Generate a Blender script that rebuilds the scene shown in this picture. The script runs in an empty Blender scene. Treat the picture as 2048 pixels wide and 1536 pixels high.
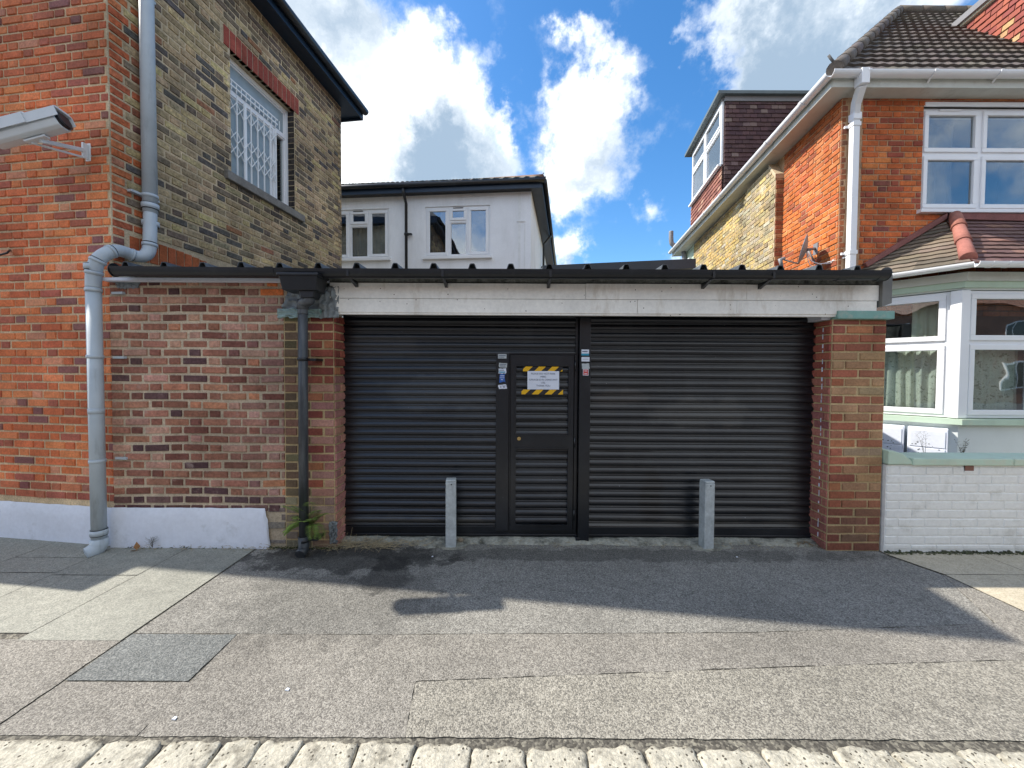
import bpy, math, random
from math import radians as R, sin, cos, pi, atan2, sqrt
from mathutils import Matrix, Vector, noise as mnoise
rng = random.Random(7)
S = bpy.context.scene
COL = S.collection

# ------------------------------------------------------------------ camera
CAMH, PITCH, ROLL, FPX = 1.52, R(1.5), R(0.3), 769.0
cam_d = bpy.data.cameras.new('camera'); cam = bpy.data.objects.new('camera', cam_d); COL.objects.link(cam)
cam_d.sensor_width = 36; cam_d.lens = FPX / 2048 * 36; cam_d.clip_start = 0.05; cam_d.clip_end = 2000
CROT = Matrix.Rotation(pi/2 - PITCH, 3, 'X') @ Matrix.Rotation(ROLL, 3, 'Z')
cam.matrix_world = Matrix.Translation((0, 0, CAMH)) @ CROT.to_4x4()
S.camera = cam
S.render.resolution_x = 1024; S.render.resolution_y = 768
def ray(px, py): return (CROT @ Vector(((px - 1024) / FPX, (768 - py) / FPX, -1))).normalized()
def hit(px, py, p0, n):
    d = ray(px, py); o = Vector((0, 0, CAMH))
    return o + d * ((Vector(p0) - o).dot(n) / d.dot(n))
def gp(px, py, z=0): return hit(px, py, (0, 0, z), Vector((0, 0, 1)))
def at(px, py, Y): return hit(px, py, (0, Y, 0), Vector((0, 1, 0)))

# ------------------------------------------------------------------ light
SUNAZ = Vector((-1, 0.157, 0)).normalized(); SUNEL = R(45.3)
sd = bpy.data.lights.new('sun', 'SUN'); sd.energy = 3.9; sd.angle = R(0.5); sd.color = (1, 0.94, 0.85)
sun = bpy.data.objects.new('sun', sd); COL.objects.link(sun)
tosun = SUNAZ * cos(SUNEL) + Vector((0, 0, sin(SUNEL)))
sun.rotation_euler = tosun.to_track_quat('Z', 'Y').to_euler(); sun.location = tosun * 60
S.view_settings.view_transform = 'Standard'; S.view_settings.look = 'None'
S.view_settings.exposure = 0.92; S.view_settings.gamma = 1
W = bpy.data.worlds.new('World'); S.world = W; W.use_nodes = True
def sky():
    nt = W.node_tree; N = nt.nodes; L = nt.links; N.clear()
    out = N.new('ShaderNodeOutputWorld'); bg = N.new('ShaderNodeBackground'); bg.inputs['Strength'].default_value = 0.15
    sk = N.new('ShaderNodeTexSky'); sk.sky_type = 'NISHITA'; sk.sun_disc = False
    sk.sun_elevation = SUNEL; sk.sun_rotation = atan2(SUNAZ.x, SUNAZ.y); sk.air_density = 1.0; sk.dust_density = 0.6; sk.ozone_density = 2.0
    tc = N.new('ShaderNodeTexCoord')
    def noise(scale, detail, rough, src, w=0):
        n = N.new('ShaderNodeTexNoise'); n.noise_dimensions = '4D'; n.inputs['Scale'].default_value = scale; n.inputs['Detail'].default_value = detail
        n.inputs['Roughness'].default_value = rough; n.inputs['W'].default_value = w; L.new(src, n.inputs['Vector']); return n
    def vm(op, a, b=None, s=None):
        n = N.new('ShaderNodeVectorMath'); n.operation = op
        L.new(a, n.inputs[0])
        if b is not None:
            if isinstance(b, (tuple, Vector)): n.inputs[1].default_value = tuple(b)
            else: L.new(b, n.inputs[1])
        if s is not None: n.inputs['Scale'].default_value = s
        return n
    def ma(op, a, b=0.0, clamp=False):
        n = N.new('ShaderNodeMath'); n.operation = op; n.use_clamp = clamp
        for i, v in enumerate((a, b)):
            if isinstance(v, (int, float)): n.inputs[i].default_value = v
            else: L.new(v, n.inputs[i])
        return n.outputs[0]
    def sm(x, a, b, lo=0.0, hi=1.0):
        n = N.new('ShaderNodeMapRange'); n.interpolation_type = 'SMOOTHSTEP'; L.new(x, n.inputs['Value'])
        n.inputs['From Min'].default_value = a; n.inputs['From Max'].default_value = b
        n.inputs['To Min'].default_value = lo; n.inputs['To Max'].default_value = hi; return n.outputs[0]
    D = tc.outputs['Generated']
    w1 = noise(5, 6, 0.6, D); off = vm('SUBTRACT', w1.outputs['Color'], (.5, .5, .5)); off2 = vm('SCALE', off.outputs[0], s=0.30)
    w2 = noise(20, 6, 0.65, D, 3); o3 = vm('SUBTRACT', w2.outputs['Color'], (.5, .5, .5)); o4 = vm('SCALE', o3.outputs[0], s=0.10)
    P = vm('ADD', D, off2.outputs[0]); P = vm('ADD', P.outputs[0], o4.outputs[0]).outputs[0]
    def blobs(lst):
        acc = None
        for x, y, r, a in lst:
            c = ray(x, y); rad = r / FPX / (1 + ((x-1024)**2 + (y-768)**2) / FPX**2) ** 0.75 * 1.5
            d = vm('DISTANCE', P, c).outputs['Value']
            m = sm(d, rad, 0.0, 0.0, a)
            acc = m if acc is None else ma('MAXIMUM', acc, m) if False else ma('ADD', acc, m)
        return acc
    cl = blobs([(620, 20, 150, 1), (680, 140, 130, 1), (560, 120, 150, 1), (860, 190, 110, 1.3), (760, 230, 110, 1), (820, 300, 170, 1), (940, 330, 120, .9), (720, 340, 120, 1), (840, 90, 55, .45),
                (1150, 60, 36, .6), (1170, 130, 80, 1), (1230, 190, 85, 1), (1150, 240, 90, .9), (1190, 300, 100, 1), (1140, 370, 60, .8), (1010, 240, 32, .5), (980, 120, 50, .5), (900, 80, 45, .45),
                (1130, 510, 52, 1.3), (1385, 95, 34, .55), (1300, 410, 36, .5), (1265, 400, 28, .4), (1480, 140, 80, .8), (1560, 80, 120, 1), (1640, 30, 150, 1.1), (1560, 190, 100, .7), (1760, -40, 170, .8), (1930, -20, 160, .7),
                (1450, 40, 50, .35), (1340, 530, 40, .7), (1410, 440, 40, .4)])
    far = noise(2.2, 7, 0.6, D, 9).outputs['Fac']
    sep = N.new('ShaderNodeSeparateXYZ'); L.new(D, sep.inputs[0])
    back = sm(sep.outputs['Y'], 0.05, -0.35)                    # sky behind the viewer: free noise clouds
    farm = ma('MULTIPLY', sm(far, 0.40, 0.56), back)
    fine = noise(9, 9, 0.62, D, 5).outputs['Fac']
    dens = ma('ADD', cl, ma('MULTIPLY', ma('SUBTRACT', fine, .5), 1.9))
    mask = sm(dens, 0.08, 1.05)
    mask = ma('MAXIMUM', mask, farm)
    gr = blobs([(800, 340, 90, .9), (700, 60, 120, .7), (930, 350, 110, .8), (880, 290, 70, .6), (1250, 280, 80, .55), (1190, 330, 70, .5), (1580, 140, 150, 1.0), (1720, 60, 150, .7), (1500, 150, 80, .5), (1130, 545, 30, .6), (560, 20, 110, .4)])
    sh = ma('ADD', gr, ma('MULTIPLY', ma('SUBTRACT', noise(7, 7, .6, P, 2).outputs['Fac'], .5), 1.3))
    shade = sm(sh, -0.2, 1.05)
    mc = N.new('ShaderNodeMix'); mc.data_type = 'RGBA'; L.new(shade, mc.inputs['Factor'])
    mc.inputs['A'].default_value = (5.2, 5.4, 5.5, 1); mc.inputs['B'].default_value = (1.5, 2.0, 2.6, 1)
    # richer blue for the clear part
    hs = N.new('ShaderNodeHueSaturation'); hs.inputs['Saturation'].default_value = 1.32; hs.inputs['Value'].default_value = 0.9; L.new(sk.outputs[0], hs.inputs['Color'])
    mx = N.new('ShaderNodeMix'); mx.data_type = 'RGBA'; L.new(mask, mx.inputs['Factor']); L.new(hs.outputs[0], mx.inputs['A']); L.new(mc.outputs['Result'], mx.inputs['B'])
    L.new(mx.outputs['Result'], bg.inputs['Color']); L.new(bg.outputs[0], out.inputs[0])
sky()

# ------------------------------------------------------------------ mesh helpers
class M:
    def __init__(s): s.v = []; s.f = []; s.c = []; s.mi = []; s.sm = []
    def q(s, pts, col=(1, 1, 1), mi=0, sm=False):
        i = len(s.v); s.v += [tuple(p) for p in pts]; s.f.append(tuple(range(i, i + len(pts)))); s.c.append(col); s.mi.append(mi); s.sm.append(sm)
    def raw(s, vs, fs, col=(1, 1, 1), mi=0, sm=False):
        i = len(s.v); s.v += [tuple(p) for p in vs]
        for f in fs: s.f.append(tuple(a + i for a in f)); s.c.append(col); s.mi.append(mi); s.sm.append(sm)
    def box8(s, p, col=(1, 1, 1), mi=0):   # p: 8 corners, bottom 0-3 ccw then top 4-7
        s.raw(p, [(3, 2, 1, 0), (4, 5, 6, 7), (0, 1, 5, 4), (1, 2, 6, 5), (2, 3, 7, 6), (3, 0, 4, 7)], col, mi)
    def box(s, x0, x1, y0, y1, z0, z1, col=(1, 1, 1), mi=0):
        s.box8([(x0, y0, z0), (x1, y0, z0), (x1, y1, z0), (x0, y1, z0), (x0, y0, z1), (x1, y0, z1), (x1, y1, z1), (x0, y1, z1)], col, mi)
    def fb(s, F, u0, u1, z0, z1, o0, o1, col=(1, 1, 1), mi=0):      # box in a wall frame, o = outwards
        a, b = (o1, o0) if o1 > o0 else (o0, o1)
        s.box8([F.P(u0, z0, a), F.P(u1, z0, a), F.P(u1, z0, b), F.P(u0, z0, b), F.P(u0, z1, a), F.P(u1, z1, a), F.P(u1, z1, b), F.P(u0, z1, b)], col, mi)
    def beam(s, a, b, w, h, up=(0, 0, 1), col=(1, 1, 1), mi=0):
        a = Vector(a); b = Vector(b); d = (b - a).normalized(); x = d.cross(Vector(up)).normalized(); y = x.cross(d).normalized()
        x = x * w / 2; y = y * h / 2
        s.box8([a - x - y, a + x - y, b + x - y, b - x - y, a - x + y, a + x + y, b + x + y, b - x + y], col, mi)
    def tube(s, pts, r, n=12, col=(1, 1, 1), mi=0, cap=True, sm=True):
        pts = [Vector(p) for p in pts]; k = len(pts); rr = r if isinstance(r, (list, tuple)) else [r] * k
        base = len(s.v); prevx = None
        for i, p in enumerate(pts):
            t = (pts[min(i + 1, k - 1)] - pts[max(i - 1, 0)]).normalized()
            if prevx is None:
                up = Vector((0, 0, 1)) if abs(t.z) < .9 else Vector((1, 0, 0)); x = t.cross(up).normalized()
            else: x = (prevx - t * prevx.dot(t)).normalized()
            prevx = x; y = t.cross(x)
            for j in range(n):
                a = 2 * pi * j / n; s.v.append(tuple(p + (x * cos(a) + y * sin(a)) * rr[i]))
        for i in range(k - 1):
            for j in range(n):
                a = base + i * n + j; b = base + i * n + (j + 1) % n
                s.f.append((a, a + n, b + n, b)); s.c.append(col); s.mi.append(mi); s.sm.append(sm)
        if cap:
            s.f.append(tuple(base + j for j in range(n))); s.c.append(col); s.mi.append(mi); s.sm.append(False)
            s.f.append(tuple(base + (k - 1) * n + j for j in reversed(range(n)))); s.c.append(col); s.mi.append(mi); s.sm.append(False)
    def prism(s, poly, ext, col=(1, 1, 1), mi=0, sm=False):    # poly points extruded by vector ext
        ext = Vector(ext); n = len(poly); a = [Vector(p) for p in poly]; b = [p + ext for p in a]
        s.raw(a + b, [tuple(range(n)), tuple(reversed(range(n, 2 * n)))] + [(j, (j + 1) % n + 0, (j + 1) % n + n, j + n)[::-1] for j in range(n)], col, mi, sm)
class Fr:   # vertical wall frame: origin, direction of u, outward normal to the right of it
    def __init__(s, x, y, dx, dy):
        s.o = Vector((x, y, 0)); s.u = Vector((dx, dy, 0)).normalized(); s.n = Vector((s.u.y, -s.u.x, 0))
    def P(s, u, z, out=0.0): return s.o + s.u * u + s.n * out + Vector((0, 0, z))
    def uz(s, px, py, out=0.0):
        p = hit(px, py, s.o + s.n * out, s.n); return ((p - s.o).dot(s.u), p.z)
def empty(name, loc, label, cat, group=None):
    o = bpy.data.objects.new(name, None); COL.objects.link(o); o.location = loc; o.empty_display_size = .1
    o['label'] = label; o['category'] = cat
    if group: o['group'] = group
    return o
def top(o):
    while o.parent: o = o.parent
    return o
def obj(name, m, mats, parent=None, label=None, cat=None, group=None, kind=None, bevel=0, col=False):
    if not isinstance(mats, (list, tuple)): mats = [mats]
    if parent is None:
        xs = [p[0] for p in m.v]; ys = [p[1] for p in m.v]; zs = [p[2] for p in m.v]
        o0 = Vector(((min(xs) + max(xs)) / 2, (min(ys) + max(ys)) / 2, min(zs)))
        if kind == 'structure': o0 = Vector((0, 0, 0))
    else: o0 = top(parent).location
    me = bpy.data.meshes.new(name); me.from_pydata([(p[0] - o0[0], p[1] - o0[1], p[2] - o0[2]) for p in m.v], [], m.f)
    for mt in mats: me.materials.append(mt)
    me.polygons.foreach_set('material_index', m.mi); me.polygons.foreach_set('use_smooth', m.sm)
    if col:
        ca = me.color_attributes.new('Col', 'FLOAT_COLOR', 'CORNER'); buf = []
        for f, c in zip(m.f, m.c): buf += [c[0], c[1], c[2], 1.0] * len(f)
        ca.data.foreach_set('color', buf)
    me.update()
    o = bpy.data.objects.new(name, me); COL.objects.link(o)
    if parent is None: o.location = o0
    else: o.parent = parent
    if bevel:
        b = o.modifiers.new('bevel', 'BEVEL'); b.width = bevel; b.segments = 2; b.limit_method = 'ANGLE'; b.angle_limit = R(40)
    if label: o['label'] = label
    if cat: o['category'] = cat
    if group: o['group'] = group
    if kind: o['kind'] = kind
    return o

# ------------------------------------------------------------------ materials
def mat(name, base=(.5, .5, .5), rough=.7, var=.15, vscale=3, fine=.0, fscale=60, bump=.0, bscale=80, metal=0, usecol=False, stain=None, sscale=2, smin=.5, smax=.75, spec=.5, bdist=.003, dots=None, dotscale=60, dott=.1, streak=False, grime=0):
    m = bpy.data.materials.new(name); m.use_nodes = True; nt = m.node_tree; N = nt.nodes; L = nt.links
    b = N['Principled BSDF']; b.inputs['Roughness'].default_value = rough; b.inputs['Metallic'].default_value = metal; b.inputs['Specular IOR Level'].default_value = spec
    geo = N.new('ShaderNodeNewGeometry'); P = geo.outputs['Position']
    def nz(sc, det=5, ro=.6, src=P):
        n = N.new('ShaderNodeTexNoise'); n.inputs['Scale'].default_value = sc; n.inputs['Detail'].default_value = det; n.inputs['Roughness'].default_value = ro; L.new(src, n.inputs['Vector']); return n.outputs['Fac']
    def mr(x, a, c, lo, hi):
        n = N.new('ShaderNodeMapRange'); L.new(x, n.inputs['Value']); n.inputs['From Min'].default_value = a; n.inputs['From Max'].default_value = c; n.inputs['To Min'].default_value = lo; n.inputs['To Max'].default_value = hi; return n.outputs[0]
    def mul(c, f):
        n = N.new('ShaderNodeVectorMath'); n.operation = 'SCALE'; L.new(c, n.inputs[0]); L.new(f, n.inputs['Scale']); return n.outputs[0]
    if usecol:
        a = N.new('ShaderNodeVertexColor'); a.layer_name = 'Col'; c = a.outputs['Color']
    else:
        a = N.new('ShaderNodeRGB'); a.outputs[0].default_value = (*base, 1); c = a.outputs[0]
    if var: c = mul(c, mr(nz(vscale), .3, .7, 1 - var, 1 + var))
    if grime: c = mul(c, mr(nz(1.1, 7, .62), .32, .66, 1 - grime, 1 + grime * .45)); c = mul(c, mr(nz(3.7, 4, .6), .3, .7, 1 - grime * .5, 1 + grime * .3))
    if fine: c = mul(c, mr(nz(fscale, 3), .3, .7, 1 - fine, 1 + fine))
    if stain:
        src = P
        if streak:
            mp = N.new('ShaderNodeMapping'); mp.inputs['Scale'].default_value = (1, 1, streak); L.new(P, mp.inputs['Vector']); src = mp.outputs[0]
        mx = N.new('ShaderNodeMix'); mx.data_type = 'RGBA'; L.new(mr(nz(sscale, 8, .68, src), smin, smax, 0, 1), mx.inputs['Factor']); L.new(c, mx.inputs['A']); mx.inputs['B'].default_value = (*stain, 1); c = mx.outputs['Result']
    if dots:
        v = N.new('ShaderNodeTexVoronoi'); v.inputs['Scale'].default_value = dotscale; L.new(P, v.inputs['Vector'])
        th = N.new('ShaderNodeMath'); th.operation = 'LESS_THAN'; L.new(v.outputs['Distance'], th.inputs[0]); th.inputs[1].default_value = dott
        sp = N.new('ShaderNodeSeparateColor'); L.new(v.outputs['Color'], sp.inputs[0]); t2 = N.new('ShaderNodeMath'); t2.operation = 'GREATER_THAN'; L.new(sp.outputs[0], t2.inputs[0]); t2.inputs[1].default_value = .8
        t3 = N.new('ShaderNodeMath'); t3.operation = 'MULTIPLY'; L.new(th.outputs[0], t3.inputs[0]); L.new(t2.outputs[0], t3.inputs[1])
        mx = N.new('ShaderNodeMix'); mx.data_type = 'RGBA'; L.new(t3.outputs[0], mx.inputs['Factor']); L.new(c, mx.inputs['A']); mx.inputs['B'].default_value = (*dots, 1); c = mx.outputs['Result']
    L.new(c, b.inputs['Base Color'])
    if bump:
        bp = N.new('ShaderNodeBump'); bp.inputs['Strength'].default_value = bump; bp.inputs['Distance'].default_value = bdist; L.new(nz(bscale, 6, .65), bp.inputs['Height']); L.new(bp.outputs[0], b.inputs['Normal'])
    return m
def agg_mat(name, dark, light, mid, scale=110, bias=.5, stain=False, bump=.6, rough=.85, tint=.12, wet=False):
    """asphalt / exposed aggregate: small stones of random tone"""
    m = bpy.data.materials.new(name); m.use_nodes = True; nt = m.node_tree; N = nt.nodes; L = nt.links
    b = N['Principled BSDF']; b.inputs['Roughness'].default_value = rough
    geo = N.new('ShaderNodeNewGeometry'); P = geo.outputs['Position']
    v = N.new('ShaderNodeTexVoronoi'); v.inputs['Scale'].default_value = scale; L.new(P, v.inputs['Vector'])
    v2 = N.new('ShaderNodeTexVoronoi'); v2.inputs['Scale'].default_value = scale * .47; L.new(P, v2.inputs['Vector'])
    sp = N.new('ShaderNodeSeparateColor'); L.new(v.outputs['Color'], sp.inputs[0])
    sp2 = N.new('ShaderNodeSeparateColor'); L.new(v2.outputs['Color'], sp2.inputs[0])
    ad = N.new('ShaderNodeMath'); ad.operation = 'MULTIPLY_ADD'; L.new(sp2.outputs[1], ad.inputs[0]); ad.inputs[1].default_value = .3; L.new(sp.outputs[0], ad.inputs[2])
    rp = N.new('ShaderNodeValToRGB'); e = rp.color_ramp.elements; e[0].position = .15; e[0].color = (*dark, 1); e[1].position = 1.15 if False else 1; e[1].color = (*light, 1); k = e.new(bias); k.color = (*mid, 1)
    sc = N.new('ShaderNodeMath'); sc.operation = 'MULTIPLY'; L.new(ad.outputs[0], sc.inputs[0]); sc.inputs[1].default_value = .7; L.new(sc.outputs[0], rp.inputs[0])
    c = rp.outputs[0]
    def nz(s_, det=6, ro=.6):
        n = N.new('ShaderNodeTexNoise'); n.inputs['Scale'].default_value = s_; n.inputs['Detail'].default_value = det; n.inputs['Roughness'].default_value = ro; L.new(P, n.inputs['Vector']); return n.outputs['Fac']
    def mr(x, a, c_, lo, hi, sm=False):
        n = N.new('ShaderNodeMapRange'); L.new(x, n.inputs['Value']); n.inputs['From Min'].default_value = a; n.inputs['From Max'].default_value = c_; n.inputs['To Min'].default_value = lo; n.inputs['To Max'].default_value = hi
        if sm: n.interpolation_type = 'SMOOTHSTEP'
        return n.outputs[0]
    def mul(c_, f):
        n = N.new('ShaderNodeVectorMath'); n.operation = 'SCALE'; L.new(c_, n.inputs[0]); L.new(f, n.inputs['Scale']); return n.outputs[0]
    c = mul(c, mr(nz(1.6), .3, .7, 1 - tint, 1 + tint)); c = mul(c, mr(nz(11, 4), .3, .7, .9, 1.1))
    if wet:      # damp run-off below the downpipe, and old splash marks further out
        def spot(cx, cy, rx, ry, a, k=.35):
            mp = N.new('ShaderNodeMapping'); mp.vector_type = 'TEXTURE'; mp.inputs['Location'].default_value = (cx, cy, 0); mp.inputs['Scale'].default_value = (rx, ry, 1); L.new(P, mp.inputs['Vector'])
            ln = N.new('ShaderNodeVectorMath'); ln.operation = 'LENGTH'; L.new(mp.outputs[0], ln.inputs[0])
            a1 = N.new('ShaderNodeMath'); a1.operation = 'MULTIPLY_ADD'; L.new(nz(6, 8, .65), a1.inputs[0]); a1.inputs[1].default_value = 2.4; L.new(ln.outputs['Value'], a1.inputs[2])
            return mr(a1.outputs[0], 1.9, 2.25, a, 1.0, True)
        c = mul(c, spot(-1.35, 3.13, .95, .26, .36)); c = mul(c, spot(-.95, 2.88, .22, .3, .5)); c = mul(c, spot(-1.15, 2.55, .75, .5, .74)); c = mul(c, spot(.6, 3.2, 3.2, .12, .6))
    def spots(sc_, rad, keep, f):
        vv = N.new('ShaderNodeTexVoronoi'); vv.inputs['Scale'].default_value = sc_; L.new(P, vv.inputs['Vector']); sp_ = N.new('ShaderNodeSeparateColor'); L.new(vv.outputs['Color'], sp_.inputs[0])
        q_ = N.new('ShaderNodeMath'); q_.operation = 'MULTIPLY_ADD'; L.new(nz(60, 2), q_.inputs[0]); q_.inputs[1].default_value = rad * .8; L.new(vv.outputs['Distance'], q_.inputs[2])
        a_ = N.new('ShaderNodeMath'); a_.operation = 'LESS_THAN'; L.new(q_.outputs[0], a_.inputs[0]); a_.inputs[1].default_value = rad * 1.4
        b_ = N.new('ShaderNodeMath'); b_.operation = 'GREATER_THAN'; L.new(sp_.outputs[2], b_.inputs[0]); b_.inputs[1].default_value = keep
        m_ = N.new('ShaderNodeMath'); m_.operation = 'MULTIPLY'; L.new(a_.outputs[0], m_.inputs[0]); L.new(b_.outputs[0], m_.inputs[1]); return mr(m_.outputs[0], 0, 1, 1, f)
    c = mul(c, spots(5, .045, .8, .62)); c = mul(c, spots(11, .05, .88, 1.5)); c = mul(c, mr(nz(.7, 3), .35, .65, .9, 1.08))
    c = mul(c, mr(nz(2.6, 9, .7), .56, .72, 1, .82, True))
    L.new(c, b.inputs['Base Color'])
    bp = N.new('ShaderNodeBump'); bp.inputs['Strength'].default_value = bump; bp.inputs['Distance'].default_value = .003; bp.invert = True; L.new(v.outputs['Distance'], bp.inputs['Height'])
    bp2 = N.new('ShaderNodeBump'); bp2.inputs['Strength'].default_value = bump * .6; bp2.inputs['Distance'].default_value = .006; L.new(nz(45, 4), bp2.inputs['Height']); L.new(bp.outputs[0], bp2.inputs['Normal']); L.new(bp2.outputs[0], b.inputs['Normal'])
    return m
def glass_mat(name, tint=(.8, .85, .85), refl=1.5):
    m = bpy.data.materials.new(name); m.use_nodes = True; nt = m.node_tree; N = nt.nodes; L = nt.links; N.clear()
    o = N.new('ShaderNodeOutputMaterial'); t = N.new('ShaderNodeBsdfTransparent'); t.inputs[0].default_value = (*tint, 1)
    g = N.new('ShaderNodeBsdfGlossy'); g.inputs['Roughness'].default_value = .01; g.inputs[0].default_value = (.95, .97, 1, 1)
    geo = N.new('ShaderNodeNewGeometry'); nz = N.new('ShaderNodeTexNoise'); nz.inputs['Scale'].default_value = 2.5; nz.inputs['Detail'].default_value = 1; L.new(geo.outputs['Position'], nz.inputs['Vector'])
    bp = N.new('ShaderNodeBump'); bp.inputs['Strength'].default_value = .25; bp.inputs['Distance'].default_value = .01; L.new(nz.outputs['Fac'], bp.inputs['Height']); L.new(bp.outputs[0], g.inputs['Normal'])
    lw = N.new('ShaderNodeLayerWeight'); lw.inputs['Blend'].default_value = .5; pw = N.new('ShaderNodeMath'); pw.operation = 'POWER'; L.new(lw.outputs['Facing'], pw.inputs[0]); pw.inputs[1].default_value = 3.5
    f = N.new('ShaderNodeMath'); f.operation = 'MULTIPLY_ADD'; f.use_clamp = True; L.new(pw.outputs[0], f.inputs[0]); f.inputs[1].default_value = .8; f.inputs[2].default_value = .05 * refl; x = N.new('ShaderNodeMixShader')
    L.new(f.outputs[0], x.inputs[0]); L.new(t.outputs[0], x.inputs[1]); L.new(g.outputs[0], x.inputs[2]); L.new(x.outputs[0], o.inputs[0]); return m
BR = mat('brick', usecol=True, grime=.3, rough=.9, var=.14, vscale=9, fine=.22, fscale=55, bump=.7, bscale=90, spec=.25)
BRw = mat('brick weathered', usecol=True, grime=.3, rough=.9, var=.2, vscale=7, fine=.3, fscale=42, bump=1.0, bscale=60, spec=.2, stain=(.40, .31, .27), sscale=9, smin=.6, smax=.8)
BRs = mat('stock brick', usecol=True, grime=.3, rough=.95, var=.18, vscale=12, fine=.38, fscale=38, bump=1.0, bscale=60, spec=.15)
MO = mat('mortar', (.60, .46, .29), grime=.3, rough=.95, var=.18, vscale=6, fine=.25, fscale=80, bump=.6, bscale=120, spec=.1)
MOs = mat('stock mortar', (.56, .46, .31), grime=.3, rough=.95, var=.2, vscale=5, fine=.25, fscale=70, bump=.6, bscale=110, spec=.1)
MOi = mat('repointed mortar', (.52, .43, .31), grime=.3, rough=.95, var=.15, vscale=5, fine=.2, fscale=80, bump=.7, bscale=90, spec=.1)
MOp = mat('pillar mortar', (.52, .40, .22), grime=.3, rough=.95, var=.2, vscale=5, fine=.2, fscale=80, bump=.7, bscale=90, spec=.1)
MOr = mat('house mortar', (.50, .33, .20), grime=.3, rough=.95, var=.2, vscale=5, fine=.2, fscale=80, bump=.5, bscale=90, spec=.1)
WPL = mat('white masonry paint', (.70, .735, .81), rough=.75, var=.06, vscale=3, fine=.04, fscale=30, bump=.5, bscale=25, stain=(.42, .44, .46), sscale=5, smin=.58, smax=.85)
WBR = mat('white painted brick', (.78, .78, .74), rough=.7, var=.06, vscale=4, fine=.05, fscale=30, bump=.4, bscale=50, stain=(.42, .41, .36), sscale=4, smin=.52, smax=.8)
UPVC = mat('white plastic', (.82, .83, .84), rough=.3, var=.03, vscale=3)
UPVCs = mat('cream soffit', (.55, .56, .50), rough=.5, var=.08, vscale=5, stain=(.35, .34, .28), sscale=6, smin=.55, smax=.8)
REND = mat('pale render', (.86, .87, .88), rough=.9, var=.05, vscale=1.5, fine=.04, fscale=60, bump=.3, bscale=60, stain=(.68, .69, .68), sscale=2.2, smin=.46, smax=.8, streak=.25)
BLK = mat('black paint', (.006, .008, .011), rough=.33, var=.3, vscale=1.3, fine=.25, fscale=25, bump=.25, bscale=6, bdist=.004, spec=.6, stain=(.022, .024, .027), sscale=1.4, smin=.5, smax=.7, dots=(.3, .3, .3), dotscale=13, dott=.035)
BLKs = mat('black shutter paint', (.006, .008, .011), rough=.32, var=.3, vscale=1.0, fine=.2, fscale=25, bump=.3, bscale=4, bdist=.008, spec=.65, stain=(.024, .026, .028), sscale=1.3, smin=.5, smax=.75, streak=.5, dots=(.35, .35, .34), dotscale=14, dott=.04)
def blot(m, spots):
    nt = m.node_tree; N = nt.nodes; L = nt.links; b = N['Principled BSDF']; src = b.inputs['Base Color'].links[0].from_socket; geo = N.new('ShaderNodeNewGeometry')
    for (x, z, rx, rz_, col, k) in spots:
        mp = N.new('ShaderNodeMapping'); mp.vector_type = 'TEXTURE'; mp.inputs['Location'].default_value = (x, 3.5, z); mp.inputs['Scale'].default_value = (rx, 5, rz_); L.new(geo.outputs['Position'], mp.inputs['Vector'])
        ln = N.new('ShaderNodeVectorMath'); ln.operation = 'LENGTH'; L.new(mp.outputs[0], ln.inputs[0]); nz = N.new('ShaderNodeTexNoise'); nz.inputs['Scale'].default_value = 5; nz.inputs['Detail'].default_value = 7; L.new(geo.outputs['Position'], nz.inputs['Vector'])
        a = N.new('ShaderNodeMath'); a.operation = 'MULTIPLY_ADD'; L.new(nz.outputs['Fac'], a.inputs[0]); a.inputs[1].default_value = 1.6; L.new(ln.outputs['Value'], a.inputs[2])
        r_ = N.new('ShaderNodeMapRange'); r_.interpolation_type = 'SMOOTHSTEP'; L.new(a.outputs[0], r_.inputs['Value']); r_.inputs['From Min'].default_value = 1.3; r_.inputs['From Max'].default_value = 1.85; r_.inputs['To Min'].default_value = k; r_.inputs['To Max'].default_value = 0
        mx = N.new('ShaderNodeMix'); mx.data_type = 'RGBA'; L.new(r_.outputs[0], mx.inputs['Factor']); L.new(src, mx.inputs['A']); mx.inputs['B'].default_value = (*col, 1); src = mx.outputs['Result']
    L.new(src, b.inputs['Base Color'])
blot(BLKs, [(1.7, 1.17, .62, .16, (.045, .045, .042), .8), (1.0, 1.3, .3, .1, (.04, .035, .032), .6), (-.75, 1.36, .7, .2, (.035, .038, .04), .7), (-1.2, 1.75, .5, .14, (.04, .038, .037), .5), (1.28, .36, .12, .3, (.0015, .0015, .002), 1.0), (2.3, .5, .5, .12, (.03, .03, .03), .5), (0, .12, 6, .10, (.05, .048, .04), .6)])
BLP = mat('black plastic', (.010, .012, .015), rough=.36, var=.3, vscale=3, stain=(.035, .037, .04), sscale=9, smin=.55, smax=.85)
GPI = mat('grey painted pipe', (.44, .50, .54), rough=.5, var=.08, vscale=5, bump=.25, bscale=15, stain=(.26, .29, .31), sscale=14, smin=.55, smax=.8, streak=.2)
STL = mat('galvanised grey post', (.46, .50, .50), rough=.55, var=.12, vscale=9, fine=.12, fscale=40, stain=(.20, .22, .22), sscale=7, smin=.5, smax=.8, streak=.4, metal=.2)
CAMG = mat('camera housing', (.62, .65, .66), rough=.4, var=.05, vscale=6)
WOOD = mat('weathered white boards', (.88, .86, .79), rough=.8, var=.08, vscale=3, fine=.06, fscale=30, bump=.4, bscale=30, stain=(.48, .41, .30), sscale=4.5, smin=.56, smax=.82, streak=.35, dots=(.12, .08, .05), dotscale=26, dott=.12)
ROOFM = mat('dark roof sheet', (.05, .058, .065), rough=.45, var=.25, vscale=2, stain=(.16, .17, .17), sscale=5, smin=.5, smax=.8)
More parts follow.
